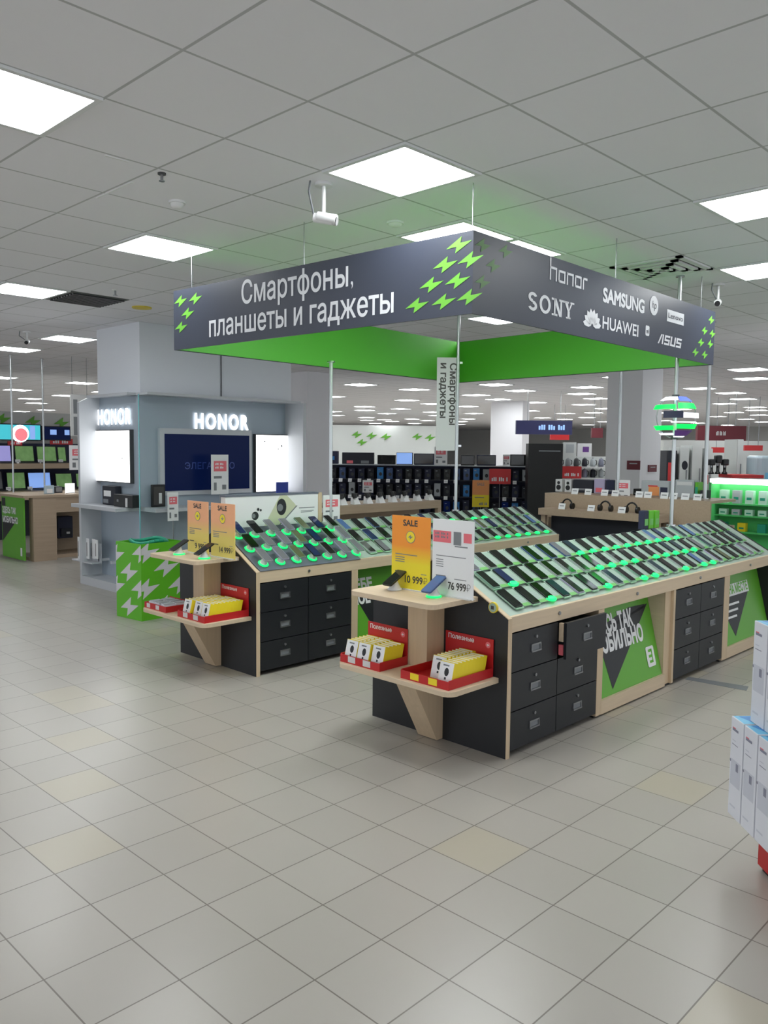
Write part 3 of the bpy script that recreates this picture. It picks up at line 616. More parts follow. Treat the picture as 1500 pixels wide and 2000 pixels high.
def row_of_phones(y0, xs, where, seed, lit):
    rnd = random.Random(seed)
    for ri, t in enumerate((.045, .222, .390)):
        n = 0
        for i, x in enumerate(xs):
            x = x+(.055*0 if ri else 0)
            sc = rnd.choices(list(SCREENS), [14, 1.5, 1, 2.2, 1, .8])[0]; bd = rnd.choices(list(BODY), [6, 2, 1, .8, .8])[0]
            ring = 'glow_green' if lit(ri, i, rnd) else 'glow_added'
            pos = '%s along the %s row of the %s' % (nth(i), ROWN[ri], where)
            place('rest'+ring, b_rest(ring), slope(y0, x, t+.012), 'flat pale phone rest, '+pos, 'phone rests on the '+where, 'phone stand', 'phone_rest')
            place('card', b_card, slope(y0, x+.084, t+.010), 'price card with green glow painted in, '+pos, 'price cards on the '+where, 'price card', 'price_card')
            place('phone'+sc+bd, b_phone(bd, sc), slope(y0, x, t+.012+rnd.uniform(-.004, .004)) @ Matrix.Rotation(rnd.uniform(-.02, .02), 4, 'Z'), 'smartphone with a %s screen, %s' % (SCREENS[sc], pos), 'smartphones on the '+where, 'smartphone', 'smartphone')
row_of_phones(2.51, [3.715+.1645*i for i in range(23)], 'nearer counter', 3, lambda r, i, q: (6 <= i <= 16 and q.random() < .78) or (r == 0 and i in (2, 6)) or (r == 1 and i == 1))
row_of_phones(4.73, [4.80+.1745*i for i in range(16)], 'counter behind', 5, lambda r, i, q: (r == 0 and i >= 10) or q.random() < .12)
# steep phones on white lit feet on the blue-grey end
def b_foot(r):
    part('foot', MB('white').lathe([(.030, .004), (.030, .014), (.020, .04), (.016, .06), (.001, .06)], n=16), r, local=True)
    part('light_ring', MB('glow_green').lathe([(.036, 0), (.041, .005), (.036, .012), (.029, .012)], n=20), r, local=True, label='glowing green ring')
for ri, t in enumerate((.075, .265, .440)):
    for i in range(7):
        x = 3.66+.158*i; sc = ['screen_grey', 'screen_olive', 'screen_black', 'screen_grey', 'screen_navy'][(i*3+ri*2) % 5]; bd = ['ph_silver', 'ph_lilac', 'ph_green', 'ph_black'][(i+ri*3) % 4]
        pos = '%s along the %s row of the blue-grey counter end' % (nth(i), ROWN[ri])
        m = slope(4.73, x, t, .006)
        place('bfoot', b_foot, m, 'small round green-lit phone foot, '+pos, 'green-lit feet on the blue-grey counter end', 'phone stand', 'phone_stand')
        place('phone'+sc+bd, b_phone(bd, sc), m @ Matrix.Translation((0, -.050, .050)) @ Matrix.Rotation(math.radians(2), 4, 'X'), 'raised smartphone with a %s screen, %s' % (SCREENS[sc], pos), 'raised phones on the blue-grey counter end', 'smartphone', 'smartphone')

# advertising board on the ridge of the counter behind
t = thing('advertising_board', 'long white advertising board picturing a phone, on the ridge of the counter behind', 'advertising board', (4.10, 5.24, 1.05))
part('board', MB('white').box(3.62, 4.56, 5.21, 5.27, 1.035, 1.292), t); part('top_strip', MB('dim_blue').box(3.615, 4.565, 5.205, 5.275, 1.292, 1.306), t, label='dark top strip'); part('end_post', MB('beech_z').box(4.56, 4.60, 5.205, 5.275, 1.03, 1.30), t)
pr = MB('phone_art', 'print_black', 'print_grey', 'offwhite').at(PY(5.21).fr(0, 0, .0015))
pr.flat([(3.98, 1.036), (4.12, 1.036), (4.32, 1.20), (4.30, 1.22), (4.22, 1.29), (4.15, 1.29)]); pr.flat([(4.12, 1.036), (4.14, 1.036), (4.335, 1.20), (4.32, 1.20)], .0004, 2)
pr.disc(4.165, 1.195, .050, .001, 1, .068); pr.disc(4.15, 1.19, .030, .0015, 2, .03)
pr.disc(3.90, 1.135, .034, 0, 1); pr.disc(3.885, 1.135, .018, .001, 2); pr.disc(3.93, 1.185, .012, 0, 1); pr.disc(3.955, 1.178, .010, 0, 1)
pr.rect(4.35, 1.175, 4.52, 1.182, 0, 2); pr.rect(4.37, 1.150, 4.51, 1.155, 0, 2); pr.rect(4.37, 1.140, 4.49, 1.144, 0, 2)
part('printing', pr, t)
def stand_card(name, pl, x0, y0, x1, y1, lab, style='pink', post=None, cat='price sign', group=None, thick=.006):
    """an upright printed card whose picture rectangle is x0,y0-x1,y1 on the plane pl"""
    u0, z0 = pl.hit(x0, y1); u1, z1 = pl.hit(x1, y0); w, h = u1-u0, z1-z0
    o = pl.fr((u0+u1)/2, z0, 0).translation
    r = thing(name, lab, cat, o, group)
    b = part('board', MB({'pink': 'white', 'red': 'red_sign', 'sale': 'yellow'}[style]).at(pl.fr(u0, z0, 0)).box(0, w, 0, h, -thick, 0), r)
    p = MB('pink', 'print_grey', 'white', 'orange').at(pl.fr(u0, z0, .001*max(1, math.hypot(*o[:2])/6)))
    if style == 'pink':
        p.rect(w*.14, h*.58, w*.88, h*.84, 0, 0); p.rect(w*.14, h*.40, w*.60, h*.46, 0, 1); p.rect(w*.14, h*.10, w*.30, h*.30, 0, 1); p.rect(w*.62, h*.12, w*.86, h*.24, 0, 1)
        p.dashes(w*.22, h*.74, w*.56, h*.05, 2, .001, 8); p.dashes(w*.22, h*.65, w*.56, h*.05, 2, .001, 8)
    elif style == 'red': p.dashes(w*.12, h*.18, w*.76, h*.26, 2, 0, 9)
    else: p.rect(0, h*.45, w, h, 0, 3); p.text('SALE', w*.28, h*.80, w*.42, h*.15, 1, .02, z=.001); p.rect(w*.15, h*.34, w*.7, h*.37, .001, 1); p.dashes(w*.42, h*.08, w*.48, h*.09, 1, .001, 6)
    part('printing', p, b)
    if post is not None:
        c = pl.fr((u0+u1)/2, 0, -thick/2).translation
        part('stem', MB('steel').cyl((c.x, c.y, post), (c.x, c.y, z0), .006, 8), r)
    return r
stand_card('price_sign', PY(5.235), 631, 966, 664, 1023, 'white and pink price card with a barcode beside the advertising board', 'pink', 1.035)

# ------------------------------------------------------------------ packages in red trays
def b_pack(tone):
    def f(r):
        part('box', MB(tone).box(-.0150, .0150, -.047, .047, 0, .122), r, local=True)
        p = MB('white', 'print_black', 'print_grey').at(Matrix(((0, 0, -1, -.0154), (-1, 0, 0, 0), (0, 1, 0, 0), (0, 0, 0, 1))))
        p.rect(-.046, .002, .046, .120); p.disc(.004, .070, .015, .0004, 1, .022, 12); p.rect(-.006, .030, .006, .042, .0004, 1); p.rect(-.024, .100, .016, .108, .0004, 2)
        part('front_label', p, r, local=True, label='white front with a small dark picture')
        part('side_mark', MB('print_black').at(Matrix(((1, 0, 0, 0), (0, 0, -1, -.0474), (0, 1, 0, 0), (0, 0, 0, 1)))).disc(-.002, .020, .0095, 0, 0, None, 8), r, local=True)
    return f
def tray(y0, y1, x0, x1, z, lab, where, cols, tag, flat=False, tone='yellow'):
    r = thing('display_tray', lab, 'tray', ((x0+x1)/2, (y0+y1)/2, z), 'red display trays on the end shelves')
    b = MB('red'); b.box(x0, x1, y0, y1, z, z+.006); b.box(x0, x0+.005, y0, y1, z+.006, z+.045); b.box(x0+.005, x1-.004, y0, y0+.005, z+.006, z+.05); b.box(x0+.005, x1-.004, y1-.005, y1, z+.006, z+.05)
    part('tray_body', b, r)
    bc = part('back_card', MB('red').box(x1-.004, x1, y0, y1, z, z+.205), r)
    t = MB('white', 'pink').at(PX(x1-.004).fr(0, 0, .001)); t.text('Полезные', -y1+.02, z+.168, (y1-y0)*.55, .036, 0, .02); t.disc(-y0-.035, z+.17, .017, 0, 1); t.bolt(-y0-.035, z+.17, .022, .016, .001, 0)
    part('lettering', t, bc)
    g = MB(tag).at(PX(x0).fr(0, 0, .001)); n = len(cols)
    for k in range(2): c = -y1+(y1-y0)*(.30+.38*k); g.rect(c-.03, z+.008, c+.03, z+.043)
    part('price_tags', g, r, label='pale price tags on the tray edge')
    w = (y1-y0-.02)/max(1, n)
    for ci, (front, count) in enumerate(cols):
        y = y1-.012-w*(ci+.5)
        for k in range(count):
            x = x0+.014+front+k*.0312
            if x > x1-.045: break
            m = Matrix.Translation((x+.015, y, z+.0065)) @ Matrix.Rotation(math.radians(14), 4, 'Y')
            lb = '%s package, %s back in the %s column, %s' % ('white-fronted yellow' if tone == 'yellow' else 'pale grey', nth(k), nth(ci), where)
            if k == 0: lb = '%s package at the front of the %s column, %s' % ('white-fronted yellow' if tone == 'yellow' else 'pale grey', nth(ci), where)
            place('pack'+tone, b_pack(tone), m, lb, 'packages in the '+where, 'package', 'package')
tray(2.60, 2.935, 3.165, 3.545, .440, 'red tray half full of yellow packages beside the post, nearer end shelf', 'right tray on the nearer shelf', [(.9, 0), (.085, 8), (.02, 9)], 'yellow')
tray(3.095, 3.415, 3.165, 3.395, .440, 'red tray packed with yellow packages on the aisle side, nearer end shelf', 'left tray on the nearer shelf', [(0, 6), (0, 6), (.015, 5)], 'offwhite')
tray(4.815, 5.165, 3.165, 3.545, .440, 'red tray packed with yellow packages on the end shelf behind', 'right tray on the shelf behind', [(.01, 9), (.03, 9), (.02, 9)], 'offwhite')
r = thing('display_tray', 'low red tray of pale packs on the end shelf behind, next to the green bin', 'tray', (3.27, 5.47, .44), 'red display trays on the end shelves')
b = MB('red'); b.box(3.165, 3.385, 5.325, 5.635, .44, .446); b.box(3.165, 3.170, 5.325, 5.635, .446, .485); b.box(3.170, 3.385, 5.325, 5.330, .446, .485); b.box(3.170, 3.385, 5.630, 5.635, .446, .485); b.box(3.380, 3.385, 5.33, 5.63, .446, .50)
part('tray_body', b, r); g = MB('offwhite').at(PX(3.165).fr(0, 0, .001)); g.rect(-5.60, .447, -5.55, .480); g.rect(-5.47, .447, -5.42, .480); part('price_tags', g, r, label='pale price tags on the tray edge')
for k in range(6):
    m = Matrix.Translation((3.22+.10*(k % 2), 5.38+.085*(k//2), .4465)) @ Matrix.Rotation(.06*(k-3), 4, 'Z')
    def b_flatpack(q): part('box', MB('box_white').box(-.045, .045, -.036, .036, 0, .048), q, local=True); part('lid', MB('pack_grey').box(-.040, .040, -.030, .030, .048, .054), q, local=True, label='pale grey lid')
    place('flatpack', b_flatpack, m, 'pale square pack in the low red tray, %s counting from the phone side' % nth(k), 'pale packs in the low red tray', 'package', 'package')

# ------------------------------------------------------------------ poles that carry the sign
def pole(x, y, z0, z1, lab, r=.016):
    t = thing('chrome_pole', lab, 'pole', (x, y, z0), 'slim chrome poles')
    part('tube', MB('pole').cyl((x, y, z0), (x, y, z1), r, 12), t)
    part('flange', MB('chrome').cyl((x, y, z0), (x, y, z0+.012), r*2.4, 16).cyl((x, y, z1), (x, y, z1-.012), r*2.2, 16), t)
pole(4.73, 5.24, 1.052, ZB+.02, 'slim chrome pole behind the advertising board on the counter behind')
pole(6.445, 5.24, 1.052, H, 'slim chrome pole beside the hanging vertical sign')
pole(6.585, 3.02, 1.052, H, 'slim chrome pole carrying the glowing ball on the nearer counter')
# vertical sign on the pole
dv = np.array([-.717, .697, 0]); p0 = np.array([6.445, 5.24, 0])+dv*.02
pl = Plane((p0+dv*.30)[:2], -dv[:2])
u0, zt = pl.hit(854, 698); u1, _ = pl.hit(898, 700); _, zb = pl.hit(854, 880)
vs = thing('vertical_sign', 'tall narrow grey hanging sign with lettering running downwards, on the chrome pole', 'sign', pl.fr((u0+u1)/2, zb).translation)
bd = part('board', MB('offwhite').at(pl.fr()).box(u0, u1, zb, zt, -.012, 0), vs)
t = MB('print_dark').at(pl.fr(0, 0, .002)); w = u1-u0
t.text('Смартфоны', u1-w*.42, zt-.055, .62, .098, 0, .025, rot=-math.pi/2); t.text('и гаджеты', u1-w*.84, zt-.055, .55, .098, 0, .025, rot=-math.pi/2)
part('lettering', t, bd); part('clips', MB('chrome').at(pl.fr()).box(u1, u1+.03, zt-.06, zt-.04, -.012, 0).box(u1, u1+.03, zb+.04, zb+.06, -.012, 0), vs)
# glowing ball of light bands on the front pole
_, zc = PY(3.02).hit(1322, 815); gx, gy = 6.585, 3.02; R_ = .185
lb = thing('light_ball', 'ball of green, white and blue light bands glowing around a chrome pole', 'light ball', (gx, gy, zc-R_), None)
def band(z0, z1, a0, a1, m):
    b = MB(m); n = 14; va = math.atan2(-gy, -gx)       # angle 0 looks at the aisle
    for i in range(n):
        q0, q1 = va+math.radians(a0+(a1-a0)*i/n), va+math.radians(a0+(a1-a0)*(i+1)/n)
        for (r0, r1, f) in ((0, 0, 1), (.008, .008, -1)):
            ra, rb = max(.05, math.sqrt(max(0, R_*R_-z0*z0)))-r0, max(.05, math.sqrt(max(0, R_*R_-z1*z1)))-r1
            b.add([(gx+ra*math.cos(q0), gy+ra*math.sin(q0), zc+z0), (gx+ra*math.cos(q1), gy+ra*math.sin(q1), zc+z0), (gx+rb*math.cos(q1), gy+rb*math.sin(q1), zc+z1), (gx+rb*math.cos(q0), gy+rb*math.sin(q0), zc+z1)], [(0, 1, 2, 3)[::f]])
    return b
for z0, z1, a0, a1, m, l in [(.135, .165, -75, 10, 'led_white', 'white light band'), (.128, .165, 15, 78, 'led_blue', 'blue light band'), (.062, .098, -85, 0, 'led_green', 'green light band'), (.066, .110, 8, 70, 'led_green', 'green light band'),
        (-.012, .045, -30, 20, 'far_navy', 'dark blue light band'), (-.01, .03, 22, 85, 'led_white', 'white light band'), (-.050, -.042, -10, 70, 'led_white', 'thin white light band'), (-.098, -.062, 5, 80, 'led_green', 'green light band'),
        (-.110, -.075, -80, -4, 'led_green', 'green light band'), (-.155, -.112, 0, 70, 'led_violet', 'violet light band'), (-.150, -.135, -80, -5, 'led_white', 'thin white light band'), (-.168, -.160, -5, 60, 'led_white', 'thin white light band')]:
    part('light_band', band(z0, z1, a0, a1, m), lb, label=l)
sp = MB('steel')
for k in range(3):
    a = math.radians(30+120*k); pts = [(gx+R_*.96*math.sin(q)*math.cos(a), gy+R_*.96*math.sin(q)*math.sin(a), zc-R_*.96*math.cos(q)) for q in [math.pi*i/10 for i in range(11)]]; sp.tube(pts, .004, 6)
part('hoops', sp, lb); part('hub', MB('dark_metal').cyl((gx, gy, zc-R_), (gx, gy, zc-R_+.03), .03, 14).cyl((gx, gy, zc+R_-.03), (gx, gy, zc+R_), .03, 14), lb)

# ------------------------------------------------------------------ the big grey column and the phone kiosk around it
structure('column', MB('column').box(4.87, 7.13, 8.71, 9.75, 0, H))
structure('trim_4', MB('dark_metal').cyl((5.99, 8.70, 2.27), (5.99, 8.70, H-.002), .007, 6))
FY, LX = 8.56, 4.76; pf, plf = PY(FY), PX(LX); KT = 2.26
YE = -plf.hit(196, 900)[0]; XE = pf.hit(557, 900)[0]
kk = thing('phone_kiosk', 'grey branded phone kiosk wrapped around the big column, with lit letters and lightboxes', 'kiosk', (5.6, 8.9, 0))
part('front_wall', MB('kiosk').box(LX, XE, FY, 8.70, .10, KT), kk); part('side_wall', MB('kiosk').box(LX, 4.86, 8.70, YE, .10, KT), kk)
part('front_cheek', MB('kiosk_light').prism([(8.19, .0), (8.70, .0), (8.70, KT), (8.19, KT)], XE, XE+.05, 'x'), kk, label='light side cheek')
part('side_cheek', MB('kiosk_light').prism([(4.86, 0), (4.86, KT), (4.62, KT), (4.50, KT-.06), (4.50, 0)], YE, YE+.05, 'y'), kk, label='light side cheek')
part('front_canopy', MB('kiosk_light').box(LX-.03, XE+.05, 8.30, 8.70, KT, KT+.03), kk); part('side_canopy', MB('kiosk_light').box(4.62, 4.86, 8.56, YE+.05, KT, KT+.03), kk)
part('plinth', MB('kiosk_light').box(4.50, XE, 8.20, 8.56, 0, .10).box(4.50, LX, 8.56, YE, 0, .10), kk)
_, zs = PY(8.22).hit(340, 992)
part('front_shelf', MB('kiosk_light').box(LX, XE, 8.20, FY, zs-.045, zs), kk, label='light shelf', bev=.004); part('side_shelf', MB('kiosk_light').box(4.46, LX, 8.56, YE+.18, zs-.045, zs), kk, label='light shelf', bev=.004)
def lit_letters(pl, x0, y0, x1, y1, d, par):
    a = pl.hit(x0, y1); c = pl.hit(x1, y0); f = MB('lit_white').at(pl.fr(0, 0, d)); zt = pl.hit(x0, y0)[1]
    hh = (zt-a[1])*1.08; W_ = c[0]-a[0]; [f.text(ch, a[0]+W_*x, a[1], W_*wd, hh/.76, 0, .035) for ch, x, wd in (('H', 0, .155), ('O', .20, .185), ('N', .43, .155), ('O', .63, .185), ('R', .86, .145))]
    part('lit_letters', f, par, label='glowing white letters')
def lightbox(pl, x0, y0, x1, y1, par, marks):
    a = pl.hit(x0, y1); c = pl.hit(x1, y0)
    b = part('lightbox', MB('dark_metal').at(pl.fr()).box(a[0]-.012, c[0]+.012, a[1]-.012, c[1]+.012, 0, .05), par)
    part('lit_face', MB('lit_white').at(pl.fr()).box(a[0], c[0], a[1], c[1], .05, .056), b, label='glowing white face')
    m = MB('print_grey').at(pl.fr(0, 0, .0575))
    for x, y, r in marks: u, z = pl.hit(x, y); m.disc(u, z, r)
    part('printing', m, b)
lit_letters(plf, 194, 801, 257, 829, .02, kk); lightbox(plf, 196, 841, 260, 938, kk, [(247, 895, .012)])
lit_letters(pf, 379, 807, 483, 836, .02, kk); lightbox(pf, 496, 851, 557, 960, kk, [(545, 871, .014), (538, 877, .010), (512, 862, .012)])
a = pf.hit(309, 968); c = pf.hit(487, 841)
tv = thing('television', 'wide television with a dark blue screen on the front wall of the phone kiosk', 'television', pf.fr((a[0]+c[0])/2, a[1], .03).translation)
part('bezel', MB('kiosk_light').at(pf.fr()).box(a[0], c[0], a[1], c[1], .001, .05), tv, label='silver bezel')
a2 = pf.hit(318, 959); c2 = pf.hit(482, 851); scn = part('screen', MB('tv_screen').at(pf.fr()).box(a2[0], c2[0], a2[1], c2[1], .05, .054), tv, label='dark blue screen')
u, z = pf.hit(356, 916); part('lettering', MB('tv_text').at(pf.fr(0, 0, .056)).text('ЭЛЕГАНТНО', u, z, .72, .11, 0, .01), scn)
# glass fin on the corner
fin = thing('glass_panel', 'tall upright glass panel with a teal edge at the kiosk corner', 'glass panel', (4.62, 8.30, 0))
e = np.array([-.49, -.87]); q0 = np.array([4.745, 8.52]); q1 = q0+e*.42; nn = np.array([e[1], -e[0]])*.006
part('pane', MB('glass').prism([tuple(q0+nn), tuple(q0-nn), tuple(q1-nn), tuple(q1+nn)] if e[0]*nn[1]-e[1]*nn[0] < 0 else [tuple(q0-nn), tuple(q0+nn), tuple(q1+nn), tuple(q1-nn)], .105, 2.25), fin)
part('edge', MB('glass_edge').cyl((q1[0], q1[1], .105), (q1[0], q1[1], 2.25), .007, 8), fin, label='teal glass edge')
# things on the kiosk shelves
def pbox(mb, pl, x0, y0, x1, y1, d0, d1, m=0):
    a = pl.hit(x0, y1); c = pl.hit(x1, y0); X = mb.X; mb.X = pl.fr(); mb.box(a[0], c[0], a[1], c[1], d0, d1, m); mb.X = X; return mb
def on_shelf(name, lab, cat, pl, rect, z, depth, mt, parts=(), group=None):
    """a boxy object that stands at height z; its picture rectangle on plane pl gives width and height"""
    x0, y0, x1, y1 = rect; a = pl.hit(x0, y1); c = pl.hit(x1, y0); zz = a[1] if z is None else z
    o = thing(name, lab, cat, pl.fr((a[0]+c[0])/2, zz, -depth/2).translation, group)
    w, h = c[0]-a[0], c[1]-zz
    b = part('body', MB(mt).at(pl.fr(a[0], zz, 0)).box(0, w, 0, h, -depth, 0), o, bev=min(.008, w*.05, h*.05))
    for nm, mm, (fx0, fy0, fx1, fy1), dd in parts: part(nm, MB(mm).at(pl.fr(a[0], zz, 0)).box(fx0*w, fx1*w, fy0*h, fy1*h, .0005, dd), o)
    return o
ps = PX(4.60)
on_shelf('speaker_case', 'squat black case on the side shelf of the kiosk', 'case', ps, (222, 968, 258, 993), zs, .10, 'black', [('strap', 'offwhite', (.66, .05, .76, .75), .006), ('clasp', 'steel', (.2, .4, .3, .6), .006)])
on_shelf('headset_box', 'tall dark box behind the squat black case on the kiosk side shelf', 'box', PX(4.66), (200, 950, 224, 990), zs, .08, 'far_dark', [('window', 'white', (.15, .45, .7, .75), .004), ('label', 'print_grey', (.1, .1, .5, .3), .004)])
o = on_shelf('framed_picture', 'dark framed picture standing on the kiosk front shelf', 'picture', PY(8.46), (297, 946, 323, 994), zs, .03, 'black', [('print', 'print_dark', (.12, .1, .88, .9), .003), ('figure', 'offwhite', (.5, .15, .72, .62), .004)])
stand_card('flyer_holder', PY(8.12), 328, 961, 348, 1018, 'white flyer holder on a thin stem before the kiosk front shelf', 'pink', 0.0, 'holder')
stand_card('price_sign', PY(8.30), 413, 888, 446, 966, 'tall white and pink price sign before the blue television', 'pink', zs)
o = thing('tablet', 'dark blue tablet standing by the lit panel, above the advertising board', 'tablet', PY(8.36).fr(PY(8.36).hit(548, 968)[0], zs, 0).translation)
pbx = PY(8.36); a = pbx.hit(540, 968); c = pbx.hit(563, 941)
part('body', MB('blue_card').at(pbx.fr()).box(a[0], c[0], zs, c[1], -.012, 0), o); part('stand', MB('white').at(pbx.fr()).box(a[0]+.03, c[0]-.03, zs-.01, zs+.01, -.10, .03), o)
for k in range(5):
    u, z = plf.hit(182+k*8.5, 1088); zt = plf.hit(182, 1046)[1]
    o = thing('flyer', 'upright white flyer, %s in the rack low on the kiosk side' % nth(k), 'flyer', (LX-.20, -u, z), 'flyers in the rack low on the kiosk side')
    part('sheet', MB('white').at(PX(LX-.20).fr(u, z, 0)).box(0, .075, 0, zt-z, -.004-.02*(k % 2), -.02*(k % 2)), o); part('print', MB('print_dark').at(PX(LX-.20).fr(u, z, .001)).rect(.012, .03, .026, (zt-z)*.8), o)
fr = thing('flyer_rack', 'clear flyer rack low on the side of the kiosk', 'rack', (LX-.18, YE-.2, .4)); u0 = plf.hit(180, 1088)[0]; z0 = plf.hit(182, 1088)[1]
part('back_plate', MB('kiosk_light').at(PX(LX-.13).fr(u0, z0, 0)).box(-.03, .50, -.02, .22, -.006, 0), fr); part('ledge', MB('kiosk_light').at(PX(LX-.13).fr(u0, z0, 0)).box(-.03, .50, -.02, -.004, 0, .12), fr); part('arm', MB('kiosk_light').box(LX-.13, LX, 9.0, 9.03, z0, z0+.03).box(LX-.13, LX, 9.3, 9.33, z0, z0+.03), fr)

# ------------------------------------------------------------------ green bin with white lightning
bc = onZ(277, 1214, 0); ax = math.radians(5)
XB = Matrix.Translation((bc[0], bc[1], 0)) @ Matrix.Rotation(ax, 4, 'Z'); BW, BD, BH = .47, .42, .745
bn = thing('promotion_bin', 'square green bin printed with white lightning shapes beside the kiosk', 'bin', (bc[0]+.2, bc[1]+.2, 0))
bd = MB('bin_green').at(XB)
bd.box(0, BW, 0, .008, 0, BH).box(0, .008, .008, BD, 0, BH).box(BW-.008, BW, .008, BD, 0, BH).box(.008, BW-.008, BD-.008, BD, 0, BH).box(.008, BW-.008, .008, BD-.008, .0, .60)
body = part('body', bd, bn)
def clip(poly, x0, y0, x1, y1):
    for ax_, v, sg in ((0, x0, 1), (0, x1, -1), (1, y0, 1), (1, y1, -1)):
        out = []
        for i in range(len(poly)):
            p, q = poly[i], poly[(i+1) % len(poly)]; a = (p[ax_]-v)*sg; b = (q[ax_]-v)*sg
            if a >= 0: out.append(p)
            if a*b < 0: t_ = a/(a-b); out.append((p[0]+(q[0]-p[0])*t_, p[1]+(q[1]-p[1])*t_))
        poly = out
        if not poly: return []
    return poly
for nm, fx, wd in (('front', Matrix(((1, 0, 0, 0), (0, 0, -1, -.0012), (0, 1, 0, 0), (0, 0, 0, 1))), BW), ('side', Matrix(((0, 0, -1, -.0012), (-1, 0, 0, 0), (0, 1, 0, 0), (0, 0, 0, 1))), BD)):
    m = MB('bin_white').at(XB @ fx); off = 0 if nm == 'front' else -BD
    for u, v in ([(.06, .66), (.29, .50), (.06, .31), (.45, .31), (.27, .12), (.47, .66)] if nm == 'front' else [(.0, .62), (.22, .46), (.40, .31), (.0, .31), (.22, .12), (.42, .66)]):
        c = clip([(u+.30*(p[0]-.5), v+.20*(p[1]-.5)) for p in BOLT], 0, 0, wd, BH)
        if len(c) > 2: m.flat([(p[0]+off, p[1]) for p in c])
    part('lightning_print', m, body, label='white lightning print')
ln = MB('teal').at(XB)
for k in range(24):
    a0, a1 = 2*math.pi*k/24, 2*math.pi*(k+1)/24
    z_ = .012*math.sin(3*a0); ln.cyl((BW/2+.18*math.cos(a0), BD/2+.16*math.sin(a0), BH+.002+z_), (BW/2+.18*math.cos(a1), BD/2+.16*math.sin(a1), BH+.002+.012*math.sin(3*a1)), .018, 8)
part('liner', ln, bn, label='crumpled teal liner')
for k in range(4):
    m = XB @ Matrix.Translation((.12+.075*k, .20+.05*(k % 2), .605)) @ Matrix.Rotation(.4*k, 4, 'Z')
    def b_tp(q): part('pack', MB('teal').box(-.035, .035, -.045, .045, 0, .10), q, local=True); part('seal', MB('box_blue').box(-.035, .035, -.005, .005, .10, .104), q, local=True)
    place('tealpack', b_tp, m, 'teal pack inside the green bin, %s from the aisle side' % nth(k), 'teal packs inside the green bin', 'package', 'package')

# ------------------------------------------------------------------ stacked white boxes on a red base
q0 = onZ(1421, 1586, .20); XS = Matrix.Translation((q0[0], q0[1], 0)) @ Matrix.Rotation(math.radians(225), 4, 'Z')   # x along the row, y away from the shop side
BWd, BDp, zq = .108, .24, .20
hz = (float(onX(1424, 1402, q0[0])[2])-zq)*1.03
bs = thing('red_plinth', 'low red plinth under the stack of white boxes', 'plinth', (XS @ Vector((.3, .1, 0))))
part('body', MB('red').at(XS).box(.071, .60, .099, .34, .018, zq), bs); part('feet', MB('black').at(XS).box(.09, .17, .11, .18, 0, .018).box(.50, .58, .11, .18, 0, .018).box(.09, .17, .24, .32, 0, .018), bs)
def b_tall(q):
    part('carton', MB('box_white').box(0, BWd, 0, BDp, 0, hz), q, local=True, bev=.002)
    part('top_panel', MB('box_blue', 'box_deep').rect(.004, .004, BWd-.004, BDp-.004, hz+.0006).flat([(.01, .02), (BWd-.01, .05), (BWd-.01, .12), (.01, .09)], hz+.001, 1), q, local=True, label='blue printed top')
    X = Matrix(((1, 0, 0, 0), (0, 0, -1, -.0008), (0, 1, 0, 0), (0, 0, 0, 1)))
    for fx, wd in ((X, BWd), (Matrix(((0, 0, 1, BWd+.0008), (1, 0, 0, 0), (0, 1, 0, 0), (0, 0, 0, 1))), BDp)):
        m = MB('box_print', 'box_pale', 'pink').at(fx)
        m.rect(wd*.15, hz*.87, wd*.62, hz*.895, 0, 0); m.rect(wd*.15, hz*.895, wd*.40, hz*.905, 0, 2)
        m.rect(wd*.15, hz*.77, wd*.45, hz*.78, 0, 1); m.rect(wd*.15, hz*.73, wd*.62, hz*.738, 0, 0); m.rect(wd*.10, hz*.32, wd*.9, hz*.58, -.0003, 1)
        m.disc(wd*.06, hz*.555, .006, 0, 0); m.rect(wd*.52, hz*.48, wd*.72, hz*.56, 0, 0); m.rect(wd*.15, hz*.10, wd*.6, hz*.12, 0, 1)
        part('printing', m, q, local=True)
for tier, x_off, n in ((0, 0., 5), (1, .065, 4)):
    for k in range(n):
        m = XS @ Matrix.Translation((x_off+k*(BWd+.008), .045*tier, zq+tier*(hz+.0015)))
        place('tallbox', b_tall, m, 'tall white box with a blue top, %s from the aisle in the %s tier' % (nth(k), ('lower', 'upper')[tier]), 'tall white boxes stacked on the red plinth', 'box', 'tall_box')
# dark strip let into the floor
a, b_, c, d = onZ(1338, 1327, .0), onZ(1458, 1349, .0), onZ(1462, 1341, 0), onZ(1345, 1322, 0)
structure('trim_5', MB('print_grey').prism([tuple(map(float, p[:2])) for p in (a, b_, c, d)], .0, .0015))

# ------------------------------------------------------------------ mid-ground: display tables
def table(pl, x0, y0, x1, y1, depth, lab, name='display_table', legs=True, grp='wooden display tables', shelf=None):
    a = pl.hit(x0, y1); c = pl.hit(x1, y0); zt = c[1]; zb = a[1]
    t = thing(name, lab, 'table', pl.fr((a[0]+c[0])/2, 0, -depth/2).translation, grp)
    part('table_top', MB('oak_far').at(pl.fr()).box(a[0], c[0], zt-.03, zt, -depth, 0), t); part('apron', MB('oak_far').at(pl.fr()).box(a[0], c[0], zb, zt-.03, -.03, 0), t)
    for u in (a[0], c[0]-.06):
        for d in (-.06, -depth): part('leg', MB('oak_far').at(pl.fr()).box(u, u+.06, 0, zb, d, d+.06), t)
    part('back_panel', MB('oak_far').at(pl.fr()).box(a[0]+.06, c[0]-.06, .05, zb, -depth*.6, -depth*.6+.02), t)
    return zt
pm = PY(7.0); zt = table(pm, 652, 977, 862, 1006, .6, 'pale wooden display table lined with white device stands, behind the counters')
mm = MB
